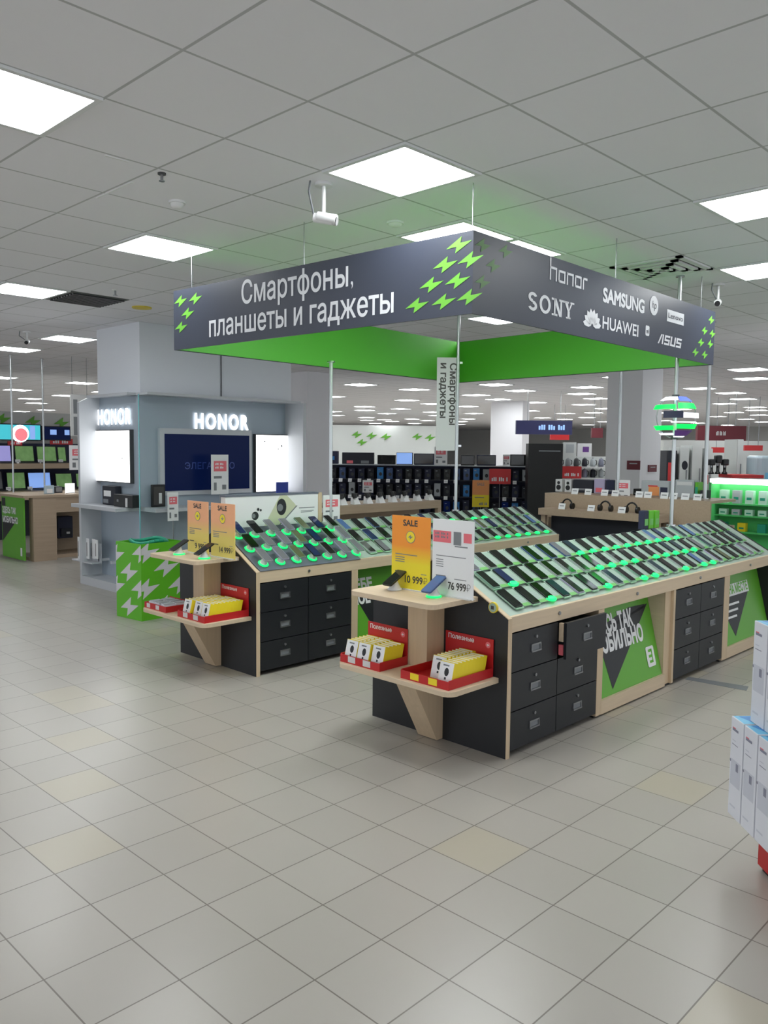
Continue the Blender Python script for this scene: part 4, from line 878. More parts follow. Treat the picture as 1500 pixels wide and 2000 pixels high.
def b_devstand(q):
    part('stand', MB('white').add([(-.05, -.04, 0), (.05, -.04, 0), (.05, .04, 0), (-.05, .04, 0), (-.04, .01, .09), (.04, .01, .09), (.04, .04, .09), (-.04, .04, .09)], [(0, 3, 2, 1), (4, 5, 6, 7), (0, 1, 5, 4), (1, 2, 6, 5), (2, 3, 7, 6), (3, 0, 4, 7)]), q, local=True)
    part('watch', MB('black').cyl((-.02, -.012, .075), (-.03, .0, .13), .028, 12).box(-.05, .05, .0, .02, .09, .135), q, local=True)
for k, x in enumerate((683, 708, 733, 757, 781, 805, 829, 853)):
    u, _ = pm.hit(x, 970); P = pm.fr(u, zt, -.12).translation
    place('devstand', b_devstand, Matrix.Translation(P), 'white device stand with a dark gadget, %s along the table behind the counters' % nth(k), 'device stands on the table behind the counters', 'device stand', 'device_stand')
prt = PX(8.75); zt = table(prt, 1063, 979, 1388, 1009, .7, 'long beige display table with white cards on top, in the aisle beyond the counters')
lsh = PX(8.45); a = lsh.hit(1055, 1031); c = lsh.hit(1292, 1020)
sh = thing('low_table', 'low beige ledge with black headsets before the long beige table', 'table', lsh.fr((a[0]+c[0])/2, 0, -.15).translation, 'wooden display tables')
zl = c[1]+.07
part('table_top', MB('oak_far').at(lsh.fr()).box(a[0], c[0], zl-.08, zl, -.27, .05), sh)
for u in (a[0]+.02, c[0]-.08):
    for d in (-.26, -.03): part('leg', MB('oak_far').at(lsh.fr()).box(u, u+.06, 0, zl-.08, d, d+.05), sh)
part('kick_panel', MB('far_dark').at(lsh.fr()).box(a[0]+.08, c[0]-.08, .04, zl-.08, -.14, -.12), sh)
def b_headset(q):
    h = MB('black'); pts = [(.07*math.cos(a_), 0, .03+.085*math.sin(a_)) for a_ in [math.pi*i/8 for i in range(9)]]; h.tube(pts, .010, 8); part('headband', h, q, local=True)
    part('ear_cup', MB('black').cyl((-.085, 0, .035), (-.055, 0, .035), .038, 14), q, local=True); part('ear_cup', MB('black').cyl((.055, 0, .035), (.085, 0, .035), .038, 14), q, local=True)
def b_tag(q):
    part('card', MB('white').add([(-.045, 0, 0), (.045, 0, 0), (.045, .02, .07), (-.045, .02, .07), (-.045, .004, 0), (.045, .004, 0), (.045, .024, .07), (-.045, .024, .07)], [(0, 1, 2, 3), (5, 4, 7, 6), (1, 5, 6, 2), (4, 0, 3, 7), (3, 2, 6, 7), (0, 4, 5, 1)]), q, local=True)
    part('printing', MB('print_grey').add([(-.03, .008, .035), (.03, .008, .035), (.03, .0105, .045), (-.03, .0105, .045)], [(0, 1, 2, 3)]), q, local=True)
def face(pl): return Matrix.Rotation(math.atan2(pl.e[1], pl.e[0]), 4, 'Z')
for k, x in enumerate((1095, 1170, 1222)):
    u, _ = lsh.hit(x, 1010); place('headset', b_headset, Matrix.Translation(lsh.fr(u, zl, -.14).translation) @ face(lsh), 'black headset lying on the low beige ledge, %s from the near end' % nth(k), 'headsets on the low beige ledge', 'headset', 'headset')
for k, x in enumerate((1096, 1153, 1213)):
    u, _ = lsh.hit(x, 1010); place('tag', b_tag, Matrix.Translation(lsh.fr(u, zl, .0).translation) @ face(lsh), 'white price tag on the low beige ledge, %s from the near end' % nth(k), 'price tags on the low beige ledge', 'price tag', 'price_tag')
for k, x in enumerate((1119, 1145, 1177, 1198, 1245, 1262, 1294, 1312, 1335, 1359)):
    u, _ = prt.hit(x, 975); place('tag', b_tag, Matrix.Translation(prt.fr(u, zt, -.03).translation) @ face(prt), 'white price tag on the long beige table, %s from the near end' % nth(k), 'price tags on the long beige table', 'price tag', 'price_tag')
# green boxes on the ridge of the nearer counter
for k, (x, m) in enumerate(((1258, 'far_navy'), (1268, 'bin_green'), (1279, 'bin_green'))):
    pl = PY(3.02); a = pl.hit(x, 1030); c = pl.hit(x+9, 997)
    on_shelf('green_carton', '%s upright carton on the ridge of the nearer counter, by the pole' % ('dark' if k == 0 else ('green' if k == 1 else 'second green')), 'box', pl, (x-.5, 997, x+9.5, 1030), 1.052, .05, m, [('label', 'card_green', (.15, .2, .85, .55), .002)], 'cartons on the ridge of the nearer counter')

# things along the back of the long beige table: speakers, screens, toys
pb = PX(9.15)
def gadget(name, lab, cat, rect, m, parts=(), grp=None): return on_shelf(name, lab, cat, pb, rect, zt, .14, m, parts, grp)
def speaker(lab, rect, m='offwhite'):
    o = gadget('tower_speaker', lab, 'speaker', rect, m, (), 'speakers on the long beige table'); x0, y0, x1, y1 = rect; a = pb.hit(x0, y1); c = pb.hit(x1, y0); w, h = c[0]-a[0], c[1]-zt
    part('driver', MB('black').at(pb.fr((a[0]+c[0])/2, zt+h*.35, 0)).cyl((0, 0, 0), (0, 0, .006), w*.33, 14), o); part('tweeter', MB('black').at(pb.fr((a[0]+c[0])/2, zt+h*.72, 0)).cyl((0, 0, 0), (0, 0, .006), w*.2, 12), o)
speaker('white tower speaker at the near end of the long beige table', (1084, 936, 1098, 974)); speaker('second white tower speaker on the long beige table', (1102, 937, 1116, 976))
gadget('dark_box', 'black boxed gadget between speaker and pink box on the long beige table', 'box', (1118, 938, 1158, 976), 'far_dark', [('window', 'print_grey', (.1, .2, .9, .35), .004)])
gadget('pink_box', 'pinkish tall box on the long beige table', 'box', (1159, 936, 1181, 977), 'ph_lilac', [('label', 'pink', (.2, .1, .8, .4), .004)])
gadget('dark_box', 'dark upright box beside the pinkish one on the long beige table', 'box', (1183, 938, 1199, 978), 'far_navy', [('label', 'print_grey', (.2, .2, .8, .3), .004)])
gadget('dark_box', 'squat black box under the small red card on the long beige table', 'box', (1236, 955, 1250, 982), 'black', [('label', 'print_grey', (.2, .2, .8, .4), .004)])
gadget('picture_box', 'pale wide box with an orange picture on the long beige table', 'box', (1251, 940, 1307, 984), 'pack_grey', [('picture', 'orange', (.28, .05, .66, .62), .004), ('dark_side', 'far_navy', (.70, .05, .95, .6), .004), ('stripe', 'red_sign', (.26, .62, .6, .70), .004)])
gadget('grey_box', 'tall pale grey panel box at the far end of the long beige table', 'box', (1317, 938, 1356, 986), 'pack_grey', [('label', 'offwhite', (.1, .7, .9, .9), .004)])
gadget('dark_bottle', 'dark slim canister at the far end of the long beige table', 'canister', (1366, 958, 1379, 990), 'far_dark', [('label', 'offwhite', (.2, .3, .8, .6), .004)])
gadget('green_bottle', 'green-capped slim canister at the far end of the long beige table', 'canister', (1356, 942, 1364, 988), 'bin_green', [('label', 'teal', (.1, .2, .9, .7), .004)])
stand_card('price_sign', PX(9.0), 1201, 938, 1231, 975, 'white price card with a red field on the long beige table', 'pink', zt)
pole(*[float(v) for v in PX(9.0).fr(PX(9.0).hit(1206, 960)[0], 0).translation[:2]], zt, H, 'slim chrome pole rising from the long beige table, before the beige column', .02)
pole(*[float(v) for v in PX(9.1).fr(PX(9.1).hit(1377, 950)[0], 0).translation[:2]], zt, H, 'slim chrome pole at the far end of the long beige table', .022)

# ------------------------------------------------------------------ lit green accessory unit
pg = PX(10.6); a = pg.hit(1384, 1080); c = pg.hit(1384, 939); ug0 = a[0]; ug1 = ug0+2.6; ztop = c[1]
gu = thing('accessory_unit', 'bright green accessory wall unit with a white light bar on top', 'shelf unit', pg.fr(ug0+1.3, 0, -.2).translation)
part('back_panel', MB('green_unit').at(pg.fr()).box(ug0, ug1, .1, ztop-.02, -.34, -.30), gu); part('side_panel', MB('green_unit').at(pg.fr()).box(ug0-.03, ug0, 0, ztop-.02, -.34, .0), gu); part('side_panel', MB('green_unit').at(pg.fr()).box(ug1, ug1+.03, 0, ztop-.02, -.34, .0), gu)
part('base', MB('sign_green').at(pg.fr()).box(ug0, ug1, 0, .1, -.34, .0), gu)
part('light_bar', MB('lit_white').at(pg.fr()).box(ug0-.03, ug1+.03, ztop-.035, ztop+.03, -.30, -.02), gu, label='glowing white light bar')
_, za = pg.hit(1440, 985); _, zb2 = pg.hit(1440, 1008); _, zc2 = pg.hit(1440, 1040)
for z in (za, zb2, zc2): part('shelf', MB('green_unit').at(pg.fr()).box(ug0, ug1, z-.02, z, -.30, -.14), gu)
k = 0
for z, row, hh in ((za, 'top', .17), (zb2, 'middle', .075), (zc2, 'lowest', .11)):
    for i in range(9 if row != 'lowest' else 6):
        u = ug0+.10+i*.165*(1 if row != 'lowest' else 1.5); m = ['pack_mint', 'pack_mint', 'pack_grey'][(i*2) % 3] if row != 'lowest' else ['teal', 'yellow', 'teal', 'orange', 'pack_mint', 'orange'][i]
        P = pg.fr(u, z+.0005, -.195).translation
        def b_acc(q, m=m, hh=hh): part('pack', MB(m).box(-.05, .05, -.04, .04, 0, hh), q, local=True); part('print', MB('teal').box(-.03, .03, -.0415, -.0405, hh*.3, hh*.5), q, local=True)
        place('acc'+m+row, b_acc, Matrix.Translation(P) @ face(pg), '%s accessory pack, %s along the %s shelf of the green unit' % ({'pack_mint': 'mint', 'pack_grey': 'grey', 'teal': 'teal', 'yellow': 'yellow', 'orange': 'orange'}[m], nth(i), row), 'packs in the green accessory unit', 'package', 'package')

# ------------------------------------------------------------------ headphone wall
W0 = onZ(600, 905, 1.36); W1 = onZ(1090, 911, 1.36); ph = Plane(W0[:2], (W1-W0)[:2])
uL, _ = ph.hit(583, 905); uR, _ = ph.hit(1078, 911)
hw = thing('wall_rack', 'long dark headphone rack with a glass top shelf in the middle distance', 'rack', ph.fr((uL+uR)/2, 0, -.3).translation)
part('back_panel', MB('far_navy').at(ph.fr()).box(uL, uR, .08, 1.33, -.40, -.37), hw); part('base', MB('far_dark').at(ph.fr()).box(uL, uR, 0, .08, -.5, -.05), hw)
part('glass_shelf', MB('pack_grey').at(ph.fr()).box(uL-.03, uR+.03, 1.335, 1.36, -.55, .0), hw, label='pale glass top shelf')
_, r1 = ph.hit(760, 936); _, r2 = ph.hit(760, 968); _, r3 = ph.hit(760, 1000)
for z in (r1, r2, r3): part('peg_rail', MB('far_dark').at(ph.fr()).box(uL, uR, z-.02, z, -.37, -.04), hw)
part('end_panel', MB('far_dark').at(ph.fr()).box(uL-.03, uL, 0, 1.33, -.5, -.02), hw); part('end_panel', MB('far_dark').at(ph.fr()).box(uR, uR+.03, 0, 1.33, -.5, -.02), hw)
PK = ['far_navy', 'far_dark', 'black', 'tv_screen', 'ph_blue', 'far_dark', 'teal', 'far_navy', 'pack_grey', 'box_deep']
rnd = random.Random(11); N = 26
for ri, (z, zt_) in enumerate(((r1, 1.31), (r2, r1-.05), (r3, r2-.05))):
    for i in range(N):
        u = uL+.12+(uR-uL-.24)*i/(N-1); f = i/(N-1)
        m = rnd.choices(PK, [4, 5, 4, 1, 1, 3, .4, 3, .5, .6] if f < .62 else [4, 2, 1, 1, 3, 1, 2, 2, 1.5, 3])[0]
        hgt = (zt_-z)*rnd.uniform(.72, .95)
        P = ph.fr(u, z+.0005, -.20).translation; kind = 'hp%s%d' % (m, ri)
        def b_hp(q, m=m, hgt=hgt):
            part('box', MB(m).box(-.065, .065, -.08, .08, 0, hgt), q, local=True)
            p = MB('pack_grey', 'dark_metal'); p.at(Matrix(((1, 0, 0, 0), (0, 0, -1, -.0808), (0, 1, 0, 0), (0, 0, 0, 1)))).rect(-.04, hgt*.80, .0, hgt*.85); p.disc(.01, hgt*.42, .035, 0, 1, .04, 10); part('printing', p, q, local=True)
        place(kind, b_hp, Matrix.Translation(P) @ face(ph), 'small boxed headphones, %s along the %s row of the dark rack' % (nth(i), ['upper', 'middle', 'lower'][ri]), 'boxed headphones on the dark rack', 'box', 'headphone_box')
        if ri < 2 and (i % 3 != 2 or f < .5):
            P = ph.fr(u-.02, z-.055, .0).translation
            place('ptag', lambda q: (part('holder', MB('white').add([(-.04, .0, -.012), (.04, .0, -.012), (.04, .025, .060), (-.04, .025, .060), (-.04, .006, -.012), (.04, .006, -.012), (.04, .031, .060), (-.04, .031, .060)], [(0, 1, 2, 3), (5, 4, 7, 6), (1, 5, 6, 2), (4, 0, 3, 7), (3, 2, 6, 7), (0, 4, 5, 1)]), q, local=True), part('printing', MB('pack_grey').add([(-.025, .006, .02), (.025, .006, .02), (.025, .009, .03), (-.025, .009, .03)], [(0, 1, 2, 3)]), q, local=True)), Matrix.Translation(P) @ face(ph), 'tiny white price tag, %s along the %s rail of the dark rack' % (nth(i), ['upper', 'middle'][ri]), 'price tags on the dark rack', 'price tag', 'price_tag')
# screens and printers on its glass top
for nm, lab, r_, m, pr_ in (('printer', 'black printer with a blue lit front on the glass shelf', (634, 881, 660, 904), 'far_navy', [('panel', 'box_deep', (.35, .3, .75, .6), .01)]), ('boxed_printer', 'dark speaker pair on the glass shelf next to the blue-fronted printer', (668, 884, 730, 905), 'far_dark', [('grille', 'pink', (.15, .05, .35, .3), .01), ('grille', 'print_grey', (.6, .05, .85, .3), .01)]),
        ('monitor', 'black monitor left of the bright blue screen on the glass shelf', (737, 889, 772, 905), 'black', [('screen', 'screen_black', (.05, .1, .95, .93), .01)]), ('monitor', 'monitor with a bright pale blue screen on the glass shelf', (774, 884, 806, 906), 'black', [('screen', 'screen_lit', (.03, .05, .97, .96), .01)]),
        ('monitor', 'black monitor right of the bright blue screen on the glass shelf', (808, 886, 848, 907), 'far_navy', [('screen', 'screen_black', (.05, .1, .95, .93), .01)]), ('monitor', 'black monitor just right of the chrome pole on the glass shelf', (900, 889, 927, 909), 'black', [('screen', 'screen_black', (.05, .1, .95, .93), .01)]),
        ('monitor', 'wide dark blue monitor before the beige pillar on the glass shelf', (931, 889, 969, 909), 'far_navy', [('screen', 'screen_black', (.04, .1, .96, .93), .01)]), ('monitor', 'last black monitor along the glass shelf', (996, 888, 1050, 909), 'black', [('screen', 'screen_black', (.04, .1, .96, .93), .01)]),
        ('camcorder_box', 'dark box next to the kiosk cheek on the glass shelf', (600, 888, 614, 903), 'far_dark', [('label', 'pink', (.3, .2, .8, .6), .01)])):
    on_shelf(nm, lab, {'printer': 'printer', 'boxed_printer': 'speaker', 'monitor': 'monitor', 'camcorder_box': 'box'}[nm], ph, r_, 1.3605, .12, m, pr_, 'goods on the glass shelf')
for rct, lab, sty in (((582, 856, 612, 899), 'white and pink price sign at the kiosk cheek', 'pink'), ((848, 873, 874, 908), 'pink and white price sign at the foot of the vertical sign', 'pink'), ((708, 938, 729, 962), 'small pink price sign hanging before the dark rack', 'pink'),
        ((922, 938, 956, 990), 'orange and yellow SALE sign before the dark rack', 'sale'), ((955, 916, 998, 945), 'red sign board before the blue packages', 'red'), ((1098, 911, 1136, 934), 'red and orange sign board near the beige column', 'red'), ((982, 888, 996, 909), 'narrow pale price sign between monitors', 'pink')):
    pp = Plane((np.array(ph.p0)+ph.n*.12)[:2], ph.e[:2]); stand_card('price_sign', pp, *rct, lab, sty, 0.02 if sty == 'sale' or 'hanging' in lab or sty == 'red' else None, group='signs at the dark rack')

# ------------------------------------------------------------------ far columns, walls and signs
def far_col(x0, x1, xm, dist, m='column_far'):
    c = ray(xm, 850); c = c/np.hypot(c[0], c[1])*dist; X0, Y0 = c[0], c[1]
    w1 = PX(X0).hit(x0, 850)[0]; w2 = PY(Y0).hit(x1, 850)[0]
    structure('column', MB(m).box(X0, max(w2, X0+.3), Y0, max(-w1, Y0+.3), 0, H))
far_col(1184, 1291, 1252, 14.2); far_col(958, 1033, 1020, 24); far_col(566, 645, 600, 15.5)
def panel(kind, name, x0, y0, x1, y1, dist, m, lab=None, cat=None, depth=.1, extra=None, group=None, to_floor=False):
    """a board of some thickness facing the viewer's aisle, dist metres off"""
    c = ray((x0+x1)/2, (y0+y1)/2); c = c/np.hypot(c[0], c[1])*dist; pl = Plane(c[:2], (.70, -.714)); a = pl.hit(x0, y1); b = pl.hit(x1, y0); z0 = 0. if to_floor else a[1]
    mb = MB(m).at(pl.fr()).box(a[0], b[0], z0, b[1], -depth, 0)
    if kind == 'structure': structure(name, mb); return pl, a, b
    o = thing(name, lab, cat, pl.fr((a[0]+b[0])/2, z0, -depth/2).translation, group); part('board', mb, o)
    if extra: extra(o, pl, a, b)
    if name in ('overhead_sign', 'shelf_banner'): w_ = (b[0]-a[0])*.2; part('hanging_wires', MB('steel').at(pl.fr()).box(a[0]+w_, a[0]+w_+.012, b[1], H, -.06, -.048).box(b[0]-w_-.012, b[0]-w_, b[1], H, -.06, -.048), o)
    return pl, a, b
pl, a, b = panel('structure', 'wall_front', 648, 832, 860, 900, 33, 'wall_white', to_floor=True)
for x, y in ((697, 849), (726, 851), (754, 853), (815, 853), (840, 855), (707, 864)):
    u, z = pl.hit(x, y); o = solo('lightning_emblem', MB('poster_green').at(pl.fr(0, 0, 0)).prism([(u+.45*(p[0]-.5), z+.30*(p[1]-.5)) for p in BOLT], .001, .02), 'green lightning emblem, %s on the white wall far behind' % nth([697, 726, 754, 815, 840, 707].index(x)), 'emblem', 'lightning emblems on the white wall')
def lettering(s, fx, fw, fy, m='white', fh=.5):
    def f(o, pl, a, b):
        h = b[1]-a[1]; w = b[0]-a[0]; t = MB(m).at(pl.fr(0, 0, .006)); t.dashes(a[0]+w*fx, a[1]+h*fy, w*fw, h*fh*.7, 0, 0, 12); part('lettering', t, o)
    return f
panel('thing', 'overhead_sign', 1008, 822, 1118, 848, 20, 'navy_sign', 'wide dark blue overhead sign before the beige pillar', 'sign', .12, lettering('Электроника', .40, .52, .34, 'screen_lit', .5))
panel('thing', 'overhead_sign', 1156, 836, 1178, 855, 22, 'maroon', 'small dark red sign next to the beige column', 'sign', .12)
panel('thing', 'overhead_sign', 1362, 832, 1458, 860, 21, 'maroon', 'wide dark red overhead sign on the right, above the white goods', 'sign', .12, lettering('Акция', .38, .22, .35, 'offwhite', .4))
panel('thing', 'overhead_sign', 1075, 848, 1112, 859, 26, 'red', 'thin red sign under the dark blue overhead sign', 'sign', .12)
panel('thing', 'lit_poster', 1128, 866, 1156, 892, 17, 'white', 'bright white lit poster next to the beige column', 'poster', .08, lambda o, pl, a, b: part('picture', MB('led_violet').at(pl.fr(0, 0, .002)).rect(a[0]+(b[0]-a[0])*.35, a[1]+(b[1]-a[1])*.35, a[0]+(b[0]-a[0])*.8, a[1]+(b[1]-a[1])*.75), o))
panel('thing', 'grey_poster', 1100, 864, 1126, 894, 17.2, 'wall_white', 'grey framed poster between the black display and the lit poster', 'poster', .08, lambda o, pl, a, b: part('picture', MB('pack_grey').at(pl.fr(0, 0, .002)).rect(a[0]+.05, a[1]+.1, b[0]-.05, b[1]-.04), o))
panel('thing', 'display_stand', 1032, 867, 1100, 892, 16.5, 'black', 'black display stand with a pale line, before the beige pillar', 'display stand', .3, lambda o, pl, a, b: part('pale_line', MB('pack_grey').at(pl.fr(0, 0, .004)).rect(a[0]+(b[0]-a[0])*.3, a[1]+(b[1]-a[1])*.42, b[0]-.05, a[1]+(b[1]-a[1])*.48), o), to_floor=True)
panel('structure', 'wall_rear_unit', 1056, 892, 1186, 1000, 17.6, 'wall_white', depth=.3, to_floor=True)
pw, a, b = Plane((0, 0), (1, 0)), 0, 0
# small appliances in rows on the white unit
c = ray(1120, 930); c = c/np.hypot(c[0], c[1])*17.55; pw = Plane(c[:2], (.70, -.714))
for ri, y in enumerate((911, 932)):
    _, z = pw.hit(1130, y)
    shf = solo('display_shelf', MB('offwhite').at(pw.fr()).box(pw.hit(1080, y)[0], pw.hit(1178, y)[0], z-.03, z, .0, .30), '%s long white shelf of small appliances on the white unit' % ['upper', 'lower'][ri], 'shelf', 'shelves on the white unit')
    for k in range(6):
        u, _ = pw.hit(1090+k*16, y); m = ['far_dark', 'pack_grey', 'dark_metal', 'far_dark', 'pack_grey', 'box_print'][(k+ri*2) % 6]
        P = pw.fr(u, z+.0005, .15).translation
        def b_app(q, m=m): part('body', MB(m).lathe([(.001, 0), (.05, 0), (.06, .05), (.05, .14), (.036, .17), (.001, .17)], n=12), q, local=True); part('knob', MB('steel').cyl((0, 0, .17), (0, 0, .19), .016, 8), q, local=True); part('handle', MB('black').tube([(.05, 0, .14), (.08, 0, .12), (.08, 0, .05), (.055, 0, .04)], .008, 6), q, local=True)
        place('app'+m, b_app, Matrix.Translation(P) @ face(pw), 'small kettle-like appliance, %s along the %s white shelf' % (nth(k), ['upper', 'lower'][ri]), 'small appliances on the white shelves', 'appliance', 'kettle')
# notices on the beige column
c = ray(1252, 850); c = c/np.hypot(c[0], c[1])*14.2
for rct, pl_, lab in (((1224, 900, 1250, 917), PX(c[0]-.02), 'dark red notice on the shaded side of the beige column'), ((1267, 908, 1283, 922), PY(c[1]-.02), 'small dark red notice on the lit side of the beige column')):
    a = pl_.hit(rct[0], rct[3]); b = pl_.hit(rct[2], rct[1]); o = thing('notice', lab, 'notice', pl_.fr((a[0]+b[0])/2, a[1]).translation)
    part('board', MB('maroon').at(pl_.fr()).box(a[0], b[0], a[1], b[1], -.018, 0), o); part('lettering', MB('pack_grey').at(pl_.fr(0, 0, .002)).rect(a[0]+(b[0]-a[0])*.2, a[1]+(b[1]-a[1])*.62, b[0]-(b[0]-a[0])*.2, a[1]+(b[1]-a[1])*.74), o)
# white goods on the far right
pr2c = ray(1400, 900); pr2c = pr2c/np.hypot(pr2c[0], pr2c[1])*17.5; pr2 = Plane(pr2c[:2], (.70, -.714))
for k, (x0, y0, x1, m, lab) in enumerate(((1300, 880, 1322, 'far_dark', 'narrow dark fridge beside the beige column'), (1324, 874, 1346, 'wall_white', 'white fridge with a dark figure print behind the glowing ball'), (1348, 870, 1372, 'wall_white', 'tall white fridge next to the chrome pole at the far right'), (1436, 858, 1452, 'wall_white', 'tall narrow white fridge between the black chairs and the wrapped one'), (1374, 876, 1392, 'wall_white', 'shorter white fridge with a red band'))):
    a = pr2.hit(x0, 960); b = pr2.hit(x1, y0); o = thing('fridge', lab, 'fridge', pr2.fr((a[0]+b[0])/2, 0, -.3).translation, 'white goods at the far right')
    part('body', MB(m).at(pr2.fr()).box(a[0], b[0], .05, b[1], -.6, 0), o); part('feet', MB('black').at(pr2.fr()).box(a[0]+.02, b[0]-.02, 0, .05, -.55, -.05), o)
    part('door', MB(m).at(pr2.fr()).box(a[0]+.006, b[0]-.006, b[1]*.42, b[1]-.01, .003, .03), o); part('door', MB(m).at(pr2.fr()).box(a[0]+.006, b[0]-.006, .07, b[1]*.40, .003, .03), o)
    part('handle', MB('steel').at(pr2.fr()).box(b[0]-.06, b[0]-.045, b[1]*.5, b[1]*.75, .03, .06), o)
    if k in (0, 4): part('sticker', MB('red_sign').at(pr2.fr(0, 0, .032)).rect(a[0]+.02, b[1]*.60, b[0]-.08, b[1]*.86 if k == 0 else b[1]*.70), o)
    if k == 1: part('sticker', MB('far_dark').at(pr2.fr(0, 0, .032)).disc(a[0]+(b[0]-a[0])*.55, b[1]*.80, .06, 0, 0, .09).rect(a[0]+.06, b[1]*.5, a[0]+.16, b[1]*.55), o)
a = pr2.hit(1456, 955); b = pr2.hit(1494, 884); o = thing('wrapped_fridge', 'bulky fridge under pale plastic film at the far right edge', 'fridge', pr2.fr((a[0]+b[0])/2, 0, .2).translation)
part('body', MB('pale_film').at(pr2.fr(0, 0, 0) @ Matrix(((1, 0, 0, 0), (0, 0, 1, 0), (0, 1, 0, 0), (0, 0, 0, 1)))).prism(rrect(a[0], -.1, b[0], .5, .12), 0, b[1]-.06), o, bev=.05); part('tape', MB('box_blue').at(pr2.fr(0, 0, .502)).rect(a[0]+.14, 1.1, a[0]+.28, 1.3), o)
rsh = solo('red_counter', MB('offwhite', 'red').at(pr2.fr()).box(pr2.hit(1383, 930)[0], pr2.hit(1440, 930)[0], 0, pr2.hit(1400, 924)[1]-.06, .55, 1.1).box(pr2.hit(1383, 930)[0], pr2.hit(1440, 930)[0], pr2.hit(1400, 924)[1]-.06, pr2.hit(1400, 924)[1], .5, 1.12, 1), 'white counter with a red top carrying black stools, far right', 'counter')
_, zr = pr2.hit(1400, 924); prf = Plane((pr2.p0+pr2.n*.8)[:2], pr2.e[:2])
for k, x in enumerate((1390, 1403, 1416)):
    u, zz = prf.hit(x, 895 if k != 1 else 887); P = prf.fr(u, zr+.0005).translation
    h = zz-zr
    def b_mix(q, h=h):
        part('base', MB('black').lathe([(.001, 0), (.055, 0), (.05, .03), (.030, .05), (.03, h*.6), (.001, h*.6)], n=14), q, local=True); part('head', MB('black').prism(rrect(-.062, -.075, .062, .075, .04), h*.55, h*.95), q, local=True, bev=.02); part('nozzle', MB('steel').cyl((-.02, -.04, h*.42), (-.02, -.04, h*.55), .018, 10), q, local=True)
    place('mixer%d' % k, b_mix, Matrix.Translation(P) @ face(prf), 'black coffee machine on the far red-topped counter, %s from the pole' % nth(k), 'coffee machines on the far counter', 'coffee machine', 'coffee_machine')
panel('thing', 'shelf_banner', 1392, 874, 1430, 884, 23, 'red_sign', 'red banner strip above the black coffee machines', 'sign', .1); panel('thing', 'shelf_banner', 1455, 870, 1490, 880, 23, 'red_sign', 'short red banner strip at the far right edge', 'sign', .1)
panel('structure', 'wall_rear', 1292, 862, 1560, 1000, 25, 'wall_white', depth=.3, to_floor=True)

# ------------------------------------------------------------------ television and laptop area at the far left
pt = PY(15.2); uA = pt.hit(-40, 900)[0]; uB = pt.hit(182, 900)[0]
structure('wall_left', MB('wall_far').at(pt.fr()).box(uA-6, uB+.6, 0, pt.hit(60, 800)[1], -1.3, -1.2))
un = thing('laptop_shelving', 'brown two-shelf laptop wall under the televisions at the far left', 'shelf unit', pt.fr((uA+uB)/2, 0, -.3).translation)
s1 = pt.hit(60, 905)[1]; s2 = pt.hit(60, 958)[1]
part('back_panel', MB('far_navy').at(pt.fr()).box(uA, uB, .1, pt.hit(60, 866)[1], -.6, -.55), un); part('shelf', MB('oak_far').at(pt.fr()).box(uA, uB, s1-.10, s1, -.55, 0), un, label='brown upper shelf'); part('shelf', MB('oak_far').at(pt.fr()).box(uA, uB, s2-.16, s2, -.55, .25), un, label='brown lower shelf')
part('cabinet_front', MB('far_dark').at(pt.fr()).box(uA, uB, 0, s2-.16, -.5, -.1), un)
ptv = PY(15.7)
for lab, r_, ms in (('television with a coral and cyan picture high on the far left wall', (-6, 829, 80, 860), 1), ('television with a dark blue picture beside the coral one', (82, 833, 138, 860), 2)):
    a = ptv.hit(r_[0], r_[3]); b = ptv.hit(r_[2], r_[1]); w, h = b[0]-a[0], b[1]-a[1]; o = thing('television', lab, 'television', ptv.fr((a[0]+b[0])/2, a[1], 0).translation, 'televisions at the far left')
    part('bezel', MB('black').at(ptv.fr(a[0], a[1], 0)).box(0, w, 0, h, -.06, 0), o)
    sm = MB('screen_cyan', 'screen_coral', 'led_white', 'tv_screen', 'screen_lit').at(ptv.fr(a[0], a[1], .002))
    if ms == 1: sm.rect(.02, .02, w-.02, h-.02, 0, 0); sm.disc(w*.52, h*.42, h*.52, .001, 2, h*.52); sm.disc(w*.54, h*.36, h*.38, .002, 1); sm.rect(w*.74, h*.1, w*.86, h*.9, .002, 4)
    else: sm.rect(.02, .02, w-.02, h-.02, 0, 3); sm.rect(w*.28, h*.40, w*.5, h*.75, .001, 4); sm.rect(w*.78, h*.4, w*.95, h*.75, .001, 4)
    part('screen', sm, o, label='lit screen'); part('wall_bracket', MB('dark_metal').at(ptv.fr(a[0], a[1], 0)).box(w*.4, w*.6, h*.2, h*.6, -.70, -.06), o)
def laptop(lab, x0, y0, x1, y1, z, m, pl=pt):
    a = pl.hit(x0, y1); b = pl.hit(x1, y0); w = b[0]-a[0]; h = b[1]-z; o = thing('laptop', lab, 'laptop', pl.fr((a[0]+b[0])/2, z, -.2).translation, 'laptops at the far left')
    part('keyboard_base', MB('black').at(pl.fr(a[0], z, 0)).box(0, w, 0, .018, -.22, .0), o); F = pl.fr(a[0], z+.018, -.22) @ Matrix.Rotation(-.18, 4, 'X')
    l = part('lid', MB('black').at(F).box(0, w, 0, h, -.012, 0), o); part('screen', MB(m).at(F).box(.012, w-.012, .02, h-.012, .0005, .002), l, label='lit screen')
